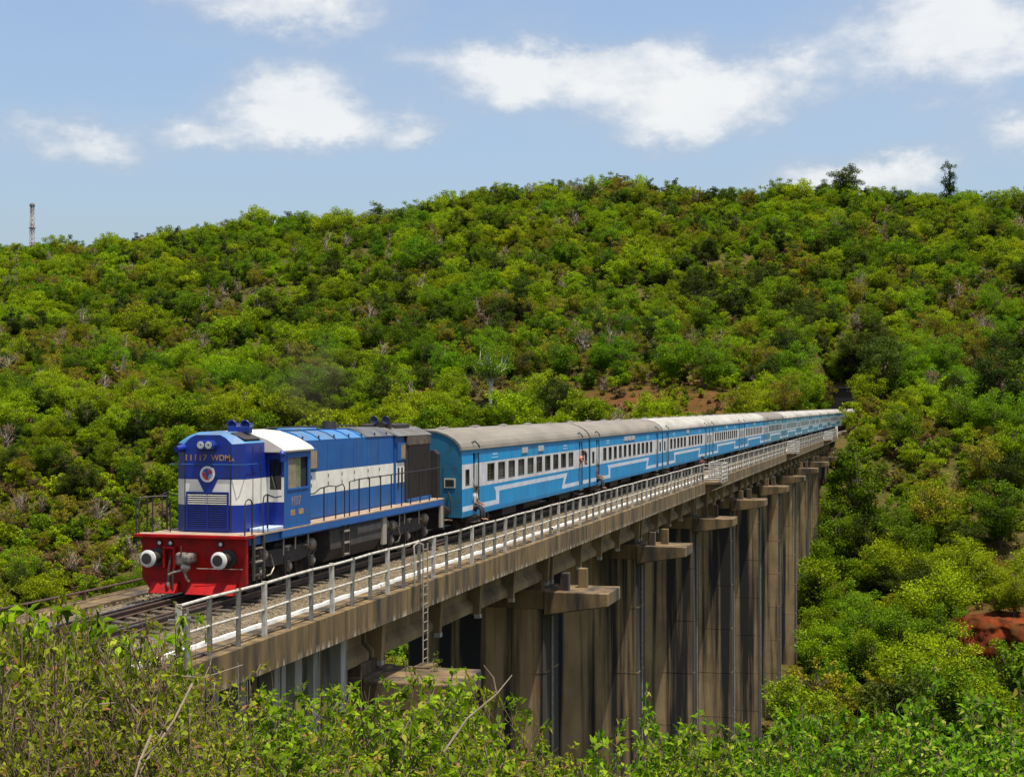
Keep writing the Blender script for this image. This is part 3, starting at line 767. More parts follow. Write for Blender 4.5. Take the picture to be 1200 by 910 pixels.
# coupler and hoses
cp = LP(MB().box(-.14, .14, -.42, 0, .92, 1.2).box(-.22, .10, -.62, -.40, .90, 1.24).box(.02, .26, -.70, -.44, .96, 1.20), "coupler", [mat("coupler_steel", (.22, .20, .17), .5, (.09, .075, .06), 6, 4, metal=.3)], bevel=.07)
LP(MB().ball((.06, -.55, .86), .13, 0, 12, 8).tube([(-.02, -.5, .8), (-.28, -.6, .72), (-.42, -.55, .66)], .03, 8).tube([(.0, -.5, .78), (.08, -.55, .6), (.12, -.5, .5)], .035, 8), "knuckle", [SILV], cp, True)
LP(MB().tube([(-.03, -.6, 1.1), (-.03, -.64, 1.4)], .02, 6), "lift_rod", [RUST], cp)
LP(MB().tube([(.2, -.2, .80), (1.44, -.10, .80)], .012, 6), "lift_bar", [SILV])
LP(MB().box(-.82, -.75, -.16, .0, .78, 1.28).box(-.52, -.45, -.16, 0, .78, 1.28).box(-.82, -.45, -.165, 0, 1.28, 1.35), "hose_bracket", [LRED], bevel=.01)
LP(MB().tube([(-.60, -.1, 1.1), (-.61, -.2, .8), (-.62, -.22, .4)], .028, 8), "brake_hose", [BOGIE], smooth=True)
LP(MB().tube([(-.50, -.1, .9), (-.49, -.2, .6), (-.49, -.2, .22)], .022, 8), "brake_hose", [BLK], smooth=True)
LP(MB().tube([(-.62, -.22, .42), (-.62, -.22, .34)], .045, 8), "hose_end", [SILV], smooth=True)
for (x, z) in ((-.98, 1.42), (-.66, 1.42), (.78, 1.42)):
    b = LP(MB().lathe((x, -.002, z), (0, -1, 0), [(0, .085), (.05, .085), (.052, .07), (.03, .0)], 16), "marker_lamp", [BLK], smooth=True)
    LP(MB().lathe((x + .02, -.045, z + .01), (0, -1, 0), [(0, .05), (.02, .045), (.03, .0)], 12), "lens", [LAMP], b, True)

# hood builder: a loft of painted bands. stations: (y, half width, eave z, half flat top, top z)
def hood(name, st, bands, mats_, closed=(True, True)):
    b = MB(); zb = [q for q, m in bands]; mi = [m for q, m in bands]
    rings = []
    for (y, w, ez, tw, tz) in st:
        pts = [(w, z) for z in zb if z < ez - .01] + [(w, ez)]
        pts += [(w - (w - tw) * .5, ez + (tz - ez) * .62), (tw, tz - .015)] if tw < w - .2 else [(tw, tz)]
        ring = [(p[0], y, p[1]) for p in pts] + [(-p[0], y, p[1]) for p in reversed(pts)]
        rings.append(ring)
    n = len(rings[0]); half = n // 2; nb = len([z for z in zb if z < st[0][2] - .01])
    def seg(j):
        jj = j if j < half - 1 else (n - 2 - j)
        return mi[min(jj, len(mi) - 1)] if jj < nb else -1
    for i in range(len(rings) - 1):
        for j in range(n - 1):
            k = seg(j)
            b.face([rings[i][j], rings[i][j + 1], rings[i + 1][j + 1], rings[i + 1][j]], k if k >= 0 else len(mats_) - 1)
    for e, rg in ((0, rings[0]), (-1, rings[-1])):
        if not closed[0 if e == 0 else 1]: continue
        for j in range(nb):
            b.face([rg[j], rg[j + 1], rg[n - 2 - j], rg[n - 1 - j]], mi[j])
        b.face(rg[nb:n - nb], mi[nb - 1])
    me = b.mesh(name, mats_)
    o = link(name, me, loco, .03)
    return o
bands = [(FP, 0), (2.38, 1), (3.06, 0)]
nose = hood("short_hood", [(.80, .70, 4.00, .36, 4.26), (1.02, .99, 4.02, .38, 4.33), (2.36, 1.0, 4.02, .38, 4.34)], bands, [LBLUE, LWHITE, RBLUE])
hoodo = hood("long_hood", [(4.2, .96, 4.0, .40, 4.27), (12.55, .96, 4.0, .40, 4.27)], bands, [HBLUE, LWHITE, RBLUE])
# front of the short hood: V, emblem, headlight, number, grille, handrail
NB = LBLUE
LP(MB().prism([(-.30, 3.075), (.30, 3.075), (.05, 2.62), (.0, 2.46), (-.05, 2.62)], 'y', .788, .80), "blue_chevron", [NB])
em = LP(MB().lathe((0, .79, 3.20), (0, -1, 0), [(0, .215), (.03, .215), (.035, .165), (.02, .16), (.02, .0)], 30), "emblem", [mat("emblem_ring_white", (.62, .60, .58), .5)], smooth=True)
EB = mat("emblem_blue", (.03, .06, .22), .5); ER = mat("emblem_red", (.40, .02, .05), .5); EC = mat("emblem_pale_blue", (.12, .30, .48), .5)
for (a0, a1, m_) in ((0, 75, ER), (75, 150, EB), (150, 225, ER), (225, 290, ER), (290, 360, EC)):
    pts = [(0, 3.2)] + [(.15 * math.cos(R(a)), 3.2 + .15 * math.sin(R(a))) for a in np.linspace(a0 + 3, a1 - 3, 6)]
    LP(MB().prism(pts, 'y', .762, .772), "emblem_segment", [m_], em)
LP(MB().lathe((0, .762, 3.2), (0, -1, 0), [(0, .05), (.008, .05), (.009, .0)], 12), "emblem_boss", [EB], em)
hl = LP(MB().prism([(-.26, 3.86), (.26, 3.86), (.28, 3.98), (.20, 4.10), (-.20, 4.10), (-.28, 3.98)], 'y', .60, .85), "headlight", [LBLUE], bevel=.02)
for s in (-1, 1):
    LP(MB().lathe((s * .115, .62, 3.975), (0, -1, 0), [(0, .10), (.03, .10), (.035, .085), (.015, .0)], 18), "headlight_lens", [mat("headlight_glass", (.55, .58, .55), .1, (.25, .28, .25), 30, 2)], hl, True)
mk = LP(MB().tube([(-.80, .55, 3.86), (-.72, .88, 3.90)], [.09, .11], 12), "classification_lamp", [LBLUE], smooth=True)
for (body, x) in (("11117", -.36), ("WDM", .38), ("3A", .70)):
    me = text_mesh("number_letters", body, .22 if body != "3A" else .13, GOLD)
    o = link("number_letters", me, loco); o.rotation_euler = (R(90), 0, 0); o.location = (x, .793, 3.63 if body != "3A" else 3.58)
    if body == "11117": o.scale = (1.25, 1, 1)
hr = LP(MB().tube([(-1.08, .74, 3.46), (1.02, .74, 3.46), (1.06, .8, 3.46), (1.06, 1.6, 3.46)], .012, 6), "front_handrail", [HBLUE], smooth=True)
gr = LP(MB().box(-.60, .60, .785, .80, 1.73, 2.72), "front_grille", [BLK])
LP(MB().box(-.62, -.575, .755, .79, 1.72, 2.73).box(.575, .62, .755, .79, 1.72, 2.73).box(-.574, .574, .755, .79, 2.695, 2.73).box(-.574, .574, .755, .79, 1.72, 1.75).box(-.015, .015, .757, .79, 1.752, 2.693), "grille_frame", [LBLUE], gr)
slw = MB().prism([(.0, 0), (-.035, -.018), (-.035, -.03), (.0, -.014)], 'x', -.573, .573)
ms1 = slw.mesh("grille_slat", [LWHITE]); ms2 = slw.mesh("grille_slat", [LBLUE])
for k in range(16):
    z = 1.80 + k * .0575
    o = link("grille_slat", ms1 if z > 2.38 else ms2, gr); o.location = (0, .79, z)
LP(MB().prism([(.30, 2.40), (.60, 2.40), (.66, 2.78), (.60, 2.80), (.28, 2.80)], 'y', .798, .8) if False else MB().box(.84, .98, 1.2, 1.9, 3.1, 3.14), "hood_seam", [LBLUE])
# hatch on the sloping right of the nose roof and the twin horns
LP(MB().face([(.50, 1.1, 4.285), (.93, 1.1, 4.10), (.93, 2.1, 4.10), (.50, 2.1, 4.285)]).face([(.50, 1.1, 4.31), (.93, 1.1, 4.125), (.93, 2.1, 4.125), (.50, 2.1, 4.31)]), "roof_hatch", [BLK])
for x in (.22, .62):
    LP(MB().lathe((x, 2.0, 4.50), (0, -1, 0), [(-.25, .03), (0, .05), (.16, .07), (.24, .14), (.25, .13), (.15, .05), (.14, .0)], 16), "horn", [LBLUE], smooth=True)
LP(MB().box(.1, .75, 1.75, 1.95, 4.28, 4.46), "horn_bracket", [LBLUE], bevel=.02)
for y in (1.45, 1.95):
    LP(MB().box(.985, 1.004, y, y + .018, FP + .05, 3.95), "panel_seam", [BLK])
for (y, z) in ((1.38, 2.2), (1.38, 3.3), (1.88, 2.2), (1.88, 3.3)):
    LP(MB().box(1.0, 1.02, y, y + .05, z, z + .14), "door_hinge", [LBLUE])
for x in (-.68, .66):
    LP(MB().box(x, x + .02, .785, .80, FP + .04, 3.95), "panel_seam", [BLK])
# cab
cb = MB()
cw, y0, y1, ez = 1.5, 2.36, 4.2, 3.76
wy0, wy1, wz0, wz1 = 2.58, 4.0, 2.72, 3.60
def cab():
    # side walls with window openings
    for s in (-1, 1):
        ys_ = [y0, wy0, wy1, y1]; zs_ = [FP, wz0, wz1, ez]
        for i in range(3):
            for j in range(3):
                if i == 1 and j == 1: continue
                cb.face([(s * cw, ys_[i], zs_[j]), (s * cw, ys_[i + 1], zs_[j]), (s * cw, ys_[i + 1], zs_[j + 1]), (s * cw, ys_[i], zs_[j + 1])], 1)
    # front walls each side of the nose, with a window
    for s in (-1, 1):
        xs_ = [1.0, 1.08, 1.42, cw]
        zs_ = [FP, 2.38, 2.72, 3.06, 3.55, ez]; mi = [0, 1, 1, 0, 0]
        mi = [2, 3, 3, 2, 2]
        for i in range(3):
            for j in range(5):
                if i == 1 and j in (2, 3): continue
                cb.face([(s * xs_[i], y0, zs_[j]), (s * xs_[i + 1], y0, zs_[j]), (s * xs_[i + 1], y0, zs_[j + 1]), (s * xs_[i], y0, zs_[j + 1])], mi[j])
        cb.face([(s * 1.0, y0, ez), (s * cw, y0, ez), (s * 1.0, y0, 4.1)], 2)
        cb.face([(s * .9, y1, FP), (s * cw, y1, FP), (s * cw, y1, ez), (s * .9, y1, 4.05)], 1)
    cb.face([(-1.0, y0, 4.02), (1.0, y0, 4.02), (1.0, y0, 4.1), (-1.0, y0, 4.1)], 2)
    o = LP(cb, "cab", [LBLUE, HBLUE, LBLUE, LWHITE])
    bm = bmesh.new(); bm.from_mesh(o.data); bmesh.ops.remove_doubles(bm, verts=bm.verts, dist=.0005); bm.to_mesh(o.data); bm.free()
    return o
cabo = cab()
LP(MB().box(-1.40, 1.40, 2.45, 4.15, FP + .02, 1.9).box(-.3, 1.0, 3.6, 4.15, 1.9, 3.4), "cab_interior", [BLK], cabo)
for s in (-1, 1):
    w = LP(MB().box(s * 1.5 - .02, s * 1.5 + .02, wy0 - .04, wy0 + .02, wz0 - .04, wz1 + .04).box(s * 1.5 - .02, s * 1.5 + .02, wy1 - .02, wy1 + .04, wz0 - .04, wz1 + .04).box(s * 1.5 - .02, s * 1.5 + .02, wy0 + .02, wy1 - .02, wz0 - .04, wz0 + .02).box(s * 1.5 - .02, s * 1.5 + .02, wy0 + .02, wy1 - .02, wz1 - .02, wz1 + .04), "cab_window", [HBLUE], cabo)
    LP(MB().box(s * 1.47 - .008, s * 1.47 + .008, wy0, wy0 + .62, wz0, wz1), "sliding_shutter", [TAN], cabo)
    LP(MB().box(s * 1.46 - .006, s * 1.46 + .006, wy0 + .62, wy0 + .98, wz0, wz1), "window_pane", [mat("painted_green_reflection", (.10, .14, .08), .1, (.2, .24, .16), 4, 3)], cabo)  # green reflection painted into the pane colour
    LP(MB().box(s * 1.44 - .006, s * 1.44 + .006, wy0 + .98, wy1, wz0, wz1), "window_pane", [VOIDM], cabo)  # black sheet for the open part, its darkness painted
    LP(MB().box(min(s * 1.09, s * 1.41), max(s * 1.09, s * 1.41), y0 + .03, y0 + .04, 2.73, 3.54), "front_window_pane", [GLASS], cabo)
    LP(MB().tube([(s * 1.25, y0 - .03, 2.76), (s * 1.15, y0 - .03, 3.1)], .012, 5), "wiper", [SILV], cabo)
LP(MB().tube([(1.12, y0 - .015, 2.72), (1.12, y0 - .015, 2.74)], .01, 5), "wiper_pivot", [BLK], cabo)
rp = [(1.56, 3.74), (1.58, 3.80), (1.50, 3.88), (1.1, 4.10), (.5, 4.30), (0, 4.345)]
rp = rp + [(-x, z) for x, z in reversed(rp[:-1])]
LP(MB().prism(rp, 'y', 2.18, 4.28), "cab_roof", [CREAM], bevel=.02)
LP(MB().ball((1.55, 2.12, 3.70), .10, 0, 12, 8).tube([(1.55, 2.12, 3.66), (1.55, 2.12, 3.5)], .08, 10), "corner_lamp", [LBLUE], smooth=True)
me = text_mesh("cab_number", "11117", .36, GOLD)
o = link("cab_number", me, loco); o.rotation_euler = (R(90), 0, R(90)); o.location = (1.503, 3.16, 2.36); o.scale = (.72, 1, 1)
for (a, b) in ((2.8, 3.1), (3.35, 3.68)):
    LP(MB().box(1.5, 1.504, a, b, 1.98, 2.14), "stencil_plate", [GOLD])
LP(MB().box(1.5, 1.512, 2.4, 4.15, 1.655, 1.70), "cab_foot_strip", [HBLUE])
LP(MB().box(1.02, 1.5, 1.2, 2.34, FP, FP + .10), "cab_step", [mat("step_white_blue", (.35, .42, .55), .6)], bevel=.02)
# long hood side doors, filter box, seams on the roof
yy = 4.32; k = 0
while yy < 12.3:
    wd = (1.05, 1.30, 1.10, 1.05, 1.2)[k % 5]; wd = min(wd, 12.45 - yy)
    b = MB(); x0, x1 = .962, .978
    zs_ = [(FP + .06, 2.38, 0), (2.38, 3.06, 1), (3.06, 3.90, 0)]
    for (a, c, m_) in zs_: b.box(x0, x1, yy + .012, yy + wd - .012, a, c - .0, m_)
    d = LP(b, "hood_door", [HBLUE, LWHITE])
    for zq in (2.62, 2.86):
        LP(MB().box(x1, x1 + .012, yy + .06, yy + .10, zq, zq + .10), "latch", [BOGIE], d)
    yy += wd; k += 1
fb = LP(MB().box(.96, 1.05, 4.45, 5.75, 3.12, 3.74), "filter_box", [HBLUE], bevel=.01)
LP(MB().box(1.048, 1.06, 4.50, 5.70, 3.17, 3.69), "filter_mesh", [TAN], fb)
for q in range(11):
    LP(MB().box(1.06, 1.07, 4.52 + q * .11, 4.545 + q * .11, 3.18, 3.68), "filter_rib", [mat("filter_rib", (.34, .27, .17), .7)], fb)
for y in (4.9, 6.1, 7.3, 8.5, 9.6, 10.8, 11.9):
    LP(MB().prism([(.97, 4.0), (.985, 4.02), (.69, 4.19), (.40, 4.285), (-.40, 4.285), (-.40, 4.25), (.40, 4.25), (.67, 4.15)], 'y', y, y + .05), "roof_seam", [HBLUE])
    LP(MB().tube([(.93, y + .02, 4.03), (.93, y + .02, 4.13)], .025, 6), "lifting_eye", [BLK])
LP(MB().box(-.35, .25, 5.8, 7.6, 4.25, 4.34), "roof_cover", [RBLUE], bevel=.03)
LP(MB().lathe((0, 9.2, 4.2), (0, 0, 1), [(0, .24), (.32, .22), (.32, .17), (.2, .16), (.2, .0)], 16), "exhaust_stack", [BLK], smooth=True)
LP(MB().tube([(-.3, 5, 4.36), (-.32, 12, 4.36), (-.3, 12.4, 4.2)], .03, 6), "roof_pipe", [BLK], smooth=True)
LP(MB().prism([(.985, 4.005), (.70, 4.185), (.40, 4.29), (-.40, 4.29), (-.40, 4.275), (.40, 4.275)], 'y', 9.9, 12.55), "sooted_roof_sheet", [mat("sooted_grey_roof", (.10, .10, .10), .8, (.045, .045, .047), 1.4, 5)])
# radiator end
rd = LP(MB().box(-1.04, 1.04, 12.56, 13.45, FP, 3.98), "equipment_compartment", [HBLUE], bevel=.015)
LP(MB().box(1.04, 1.048, 12.6, 13.4, 2.38, 3.06), "white_band_panel", [LWHITE], rd)
for y in (12.72, 13.08):
    LP(MB().box(1.048, 1.056, y, y + .17, 2.2, 2.9), "side_vent", [BLK], rd)
LP(MB().box(1.04, 1.10, 12.62, 13.40, 3.14, 3.74), "louvre_box", [HBLUE], rd, bevel=.01)
LP(MB().box(1.10, 1.106, 12.95, 13.36, 3.2, 3.68), "louvre_mesh", [TAN], rd)
LP(MB().prism([(-1.1, FP), (1.1, FP), (1.1, 3.98), (.5, 4.24), (-.5, 4.24), (-1.1, 3.98)], 'y', 13.46, 16.05), "radiator_compartment", [BROWNG], bevel=.02)
rg = LP(MB().box(1.10, 1.105, 13.6, 15.9, 1.8, 3.62), "radiator_grille", [BLK])
slm = MB().box(0, .04, -.02, .02, 1.8, 3.62).mesh("radiator_slat", [BROWNG])
for q in range(22):
    o = link("radiator_slat", slm, rg); o.location = (1.105, 13.66 + q * .104, 0)
LP(MB().box(1.10, 1.14, 13.5, 16.0, 3.64, 3.97), "radiator_header", [mat("sooty_tan", (.11, .082, .052), .85, (.04, .032, .025), 3, 5)], bevel=.01)
LP(MB().box(1.10, 1.16, 13.5, 16.0, FP + .01, 1.78), "radiator_sill", [HBLUE], bevel=.01)
LP(MB().prism([(1.15, 3.975), (.52, 4.26), (-.52, 4.26), (-1.15, 3.975)], 'y', 12.5, 16.15), "radiator_roof", [mat("grey_roof_sheet", (.13, .125, .115), .8, (.06, .058, .055), 2, 5)], bevel=.01)
LP(MB().box(-.6, .62, 13.6, 15.2, 4.2, 4.38), "fan_housing", [BLK], bevel=.05)
for x in (.12, .55):
    LP(MB().lathe((x, 13.0, 4.52), (0, -1, 0), [(-.25, .04), (0, .06), (.1, .15), (.11, .14), (.05, .0)], 14), "rear_horn", [mat("dark_navy", (.01, .015, .05), .5)], smooth=True)
LP(MB().box(.05, .65, 13.05, 13.2, 4.2, 4.46), "rear_horn_bracket", [BLK])
LP(MB().box(-1.0, 1.0, 16.06, 16.3, FP, 3.6), "rear_hood_end", [BLK], bevel=.02)
LP(MB().box(-1.5, 1.5, 16.36, 16.5, .5, 1.6), "rear_headstock", [BLK])
for s in (-1, 1):
    LP(MB().lathe((s * .98, 16.5, 1.06), (0, 1, 0), [(0, .2), (.1, .15), (.4, .12), (.42, .23), (.5, .22), (.52, 0)], 18), "rear_buffer", [BLK], smooth=True)
# handrails on stanchions
HRM = mat("handrail_black", (.014, .014, .016), .5)
def rails(pts, r_=.019): return LP(MB().tube(pts, r_, 6), "handrail", [HRM], smooth=True)
for s in (-1, 1):
    x = 1.49 * s
    rails([(x, 6.1, FP), (x, 6.1, 2.62), (x, 5.6, 2.66), (x, 4.9, 2.62), (x, 4.5, 2.50), (x, 4.25, 2.50)])
    rails([(x, 7.2, FP), (x, 7.2, 2.70), (x, 8, 2.74), (x, 14.8, 2.76), (x, 16.2, 2.78), (x, 16.36, 2.7), (x, 16.36, FP)])
    rails([(x, 6.1, 2.60), (x, 6.65, 2.66), (x, 6.8, 2.55), (x, 6.8, FP)])
    for y in (5.2, 8.0, 8.9, 9.9, 10.9, 11.9, 12.8, 13.8, 14.8, 15.7):
        rails([(x, y, FP), (x, y, 2.74 if y > 7 else 2.62)], .022)
    # by the nose
    rails([(x, 2.2, 2.55), (x, 1.75, 2.55), (x, 1.45, 2.62), (x, 1.30, 2.66), (x, 1.1, 2.62), (x, 1.05, 2.5), (x, 1.05, FP)])
    rails([(x, 1.32, FP), (x, 1.32, 2.64)], .024)
    rails([(x * 1.02, -.12, FP), (x * 1.02, -.12, 2.45), (x * 1.02, -.05, 2.56), (x * 1.02, .1, 2.6), (x * 1.02, .26, 2.56), (x * 1.02, .3, 2.45), (x * 1.02, .3, FP)])
    LP(MB().box(min(x * .985, x * 1.02), max(x * .985, x * 1.02), 1.02, 1.12, .45, FP).box(min(x * .985, x * 1.02), max(x * .985, x * 1.02), .42, .52, .45, FP), "step_stringer", [BOGIE])
    for z in (.55, .9, 1.25):
        LP(MB().box(min(x * .9, x * 1.01), max(x * .9, x * 1.01), .5, 1.05, z, z + .04), "step_tread", [SILV if z > .6 else BOGIE])
    LP(MB().box(min(x * .97, x * 1.02), max(x * .97, x * 1.02), 16.0, 16.3, .6, 1.60), "rear_step_plate", [mat("grey_step_plate", (.26, .23, .19), .8)])
rails([(-1.57, -.15, 1.3), (-1.6, -.15, 2.45), (-1.52, -.12, 2.6), (-1.3, .2, 2.62), (-1.05, .5, 2.62), (-1.0, .6, 2.5), (-1.0, .6, FP)], .018)
rails([(-1.3, .2, FP), (-1.3, .2, 2.6)], .018)
rails([(1.5, .35, 2.5), (1.5, .35, FP)], .018)
# running gear
def wheelset(parent, y):
    for s in (-1, 1):
        w = LP(MB().lathe((s * .80, y, .53), (s, 0, 0), [(0, .56), (.03, .565), (.05, .53), (.13, .525), (.13, .45), (.09, .42), (.07, .2), (.10, .14), (.10, 0)], 28), "wheel", [BOGIE], parent, True)
    LP(MB().tube([(-.85, y, .53), (.85, y, .53)], .09, 10), "axle", [BOGIE], parent)
def bogie(yc, offs):
    bg = LP(MB().prism([(yc - 2.25, .95), (yc - 2.1, 1.08), (yc + 2.1, 1.08), (yc + 2.25, .95), (yc + 2.2, .78), (yc + 1.1, .62), (yc - .9, .62), (yc - 2.2, .78)], 'x', 1.02, 1.20).prism(
        [(yc - 2.25, .95), (yc - 2.1, 1.08), (yc + 2.1, 1.08), (yc + 2.25, .95), (yc + 2.2, .78), (yc + 1.1, .62), (yc - .9, .62), (yc - 2.2, .78)], 'x', -1.20, -1.02).box(-1.02, 1.02, yc - .35, yc + .35, .75, 1.2), "bogie", [BOGIE], bevel=.02)
    for y in offs:
        wheelset(bg, yc + y)
        for s in (-1, 1):
            LP(MB().prism([(yc + y - .26, .78), (yc + y - .17, .25), (yc + y - .10, .25), (yc + y - .12, .78)], 'x', min(1.04 * s, 1.22 * s), max(1.04 * s, 1.22 * s)).prism([(yc + y + .26, .78), (yc + y + .17, .25), (yc + y + .10, .25), (yc + y + .12, .78)], 'x', min(1.04 * s, 1.22 * s), max(1.04 * s, 1.22 * s)), "pedestal_jaw", [BOGIE], bg)
            ab_ = LP(MB().box(min(1.06 * s, 1.26 * s), max(1.06 * s, 1.26 * s), yc + y - .10, yc + y + .10, .38, .70), "axle_box", [mat("axle_box_brown", (.15, .10, .07), .7, (.08, .06, .045), 5)], bg, bevel=.02)
            LP(MB().lathe((1.26 * s, yc + y + .02, .53), (s, 0, 0), [(0, .10), (.04, .10), (.06, .06), (.065, 0)], 12), "axle_cover", [SILV], ab_, True)
    for s in (-1, 1):
        for y in (-1.75, 1.55):
            br = LP(MB().lathe((1.22 * s, yc + y, 1.02), (0, 1 if y < 0 else 1, 0), [(-.35, .03), (-.1, .03), (-.1, .12), (.10, .13), (.14, .17), (.18, .17), (.2, .13), (.26, .13), (.27, 0)], 16), "brake_cylinder", [mat("brake_cylinder_tan", (.30, .24, .17), .6, (.16, .12, .09), 5)], bg, True)
        for y in (-.9, .4):
            cs = [(1.12 * s + .085 * math.cos(t * .8), yc + y + .085 * math.sin(t * .8), .72 + .012 * t) for t in range(26)]
            LP(MB().tube(cs, .018, 5), "coil_spring", [BOGIE], bg)
        LP(MB().tube([(1.24 * s, yc - 1.1, .98), (1.30 * s, yc - 1.0, .62), (1.28 * s, yc - 1.15, .45), (1.25 * s, yc - 1.4, .42)], .022, 6), "sand_pipe", [SILV], bg, True)
        LP(MB().box(min(1.2 * s, 1.3 * s), max(1.2 * s, 1.3 * s), yc - .25, yc + .15, 1.08, 1.14).box(min(1.2 * s, 1.3 * s), max(1.2 * s, 1.3 * s), yc - .1, yc, .98, 1.08), "slack_adjuster", [SILV], bg)
    return bg
bogie(3.15, (-1.75, .1, 1.75)); bogie(13.3, (-1.75, -.1, 1.75))
ft = LP(MB().prism([(-1.38, 1.34), (-1.42, .75), (-1.15, .36), (1.15, .36), (1.42, .75), (1.38, 1.34)], 'y', 5.9, 10.2), "fuel_tank", [BOGIE], bevel=.04)
LP(MB().tube([(1.2, 8.1, 1.12), (1.2, 10.9, 1.12)], .22, 14), "air_reservoir", [mat("grey_tank", (.14, .12, .10), .7, (.08, .07, .06), 3)], smooth=True)
ld = LP(MB().box(1.46, 1.50, 6.72, 6.76, .45, 1.6).box(1.46, 1.50, 7.16, 7.20, .45, 1.6), "side_ladder", [BOGIE])
for z in (.5, .85, 1.2):
    LP(MB().box(1.44, 1.52, 6.76, 7.16, z, z + .05), "ladder_tread", [SILV], ld)
LP(MB().box(1.36, 1.47, 10.2, 10.55, .5, 1.6), "side_plate", [mat("grey_step_plate", (.26, .23, .19), .8)], bevel=.02)
for (y, h_) in ((2.6, .9), (3.4, 1.0), (4.3, 1.0), (12.0, .95), (12.5, 1.0), (14.0, .9)):
    LP(MB().tube([(1.38, y, 1.36), (1.36, y + .03, h_)], .022, 6), "hanger_pipe", [mat("grey_pipe", (.3, .28, .25), .6)], smooth=True)

# ------------------------------------------------------------------ coaches
def cmat(n, c, c2, d): return mat(n, c, .5, c2, .8, 5, dirt=d, dirt_scale=2.4, dirt_stretch=(1, 1, .22), dirt_lo=.47, dirt_hi=.8)
CB = [cmat("coach_bright_blue", (.001, .20, .46), (.003, .235, .50), (.015, .13, .24)), cmat("coach_mid_blue", (.004, .185, .41), (.010, .22, .44), (.03, .15, .24)), cmat("coach_teal_blue", (.045, .19, .27), (.07, .21, .28), (.10, .18, .20))]
CW = [mat("coach_white_band", (.57, .58, .60), .5, (.46, .46, .47), 1.5, 4, dirt=(.26, .25, .24), dirt_scale=2.4, dirt_stretch=(1, 1, .3), dirt_lo=.5, dirt_hi=.8), mat("coach_grey_band", (.42, .48, .50), .55, (.34, .40, .42), 1.5, 4)]
CS = mat("coach_stripe_grey", (.50, .56, .64), .5, (.40, .45, .52), 1.4, 4)
CEND = mat("coach_end_teal", (.005, .10, .19), .55, (.010, .13, .22), 1.2, 5, dirt=(.012, .04, .06), dirt_scale=1.2, dirt_lo=.5, dirt_hi=.7)
ROOFS = [mat("roof_brown_grey", (.19, .170, .140), .8, (.14, .125, .10), 1.2, 5, stretch=(1, .3, 1)), mat("roof_dusty_white", (.34, .325, .29), .8, (.23, .215, .185), .9, 5, stretch=(1, .3, 1)), mat("roof_dark_grey", (.17, .15, .125), .8, (.13, .115, .10), 1, 5)]
WFR = mat("window_frame_dark", (.05, .05, .045), .6, (.03, .03, .028), 5)
CPANE = mat("coach_window_glass", (.018, .017, .014), .12)
CBAR = mat("window_bar", (.07, .062, .045), .5)
CL, CWD = 21.9, 1.62
CP = [(1.60, .80), (CWD, .95), (CWD, 1.87), (CWD, 2.02), (CWD, 2.72), (CWD, 2.79), (1.60, 3.32)]
RP = [(1.60, 3.32), (1.575, 3.45), (1.50, 3.58), (1.32, 3.75), (1.02, 3.92), (.6, 4.05), (0, 4.10)]
def xat(z):
    return float(np.interp(z, [p[1] for p in CP], [p[0] for p in CP]))
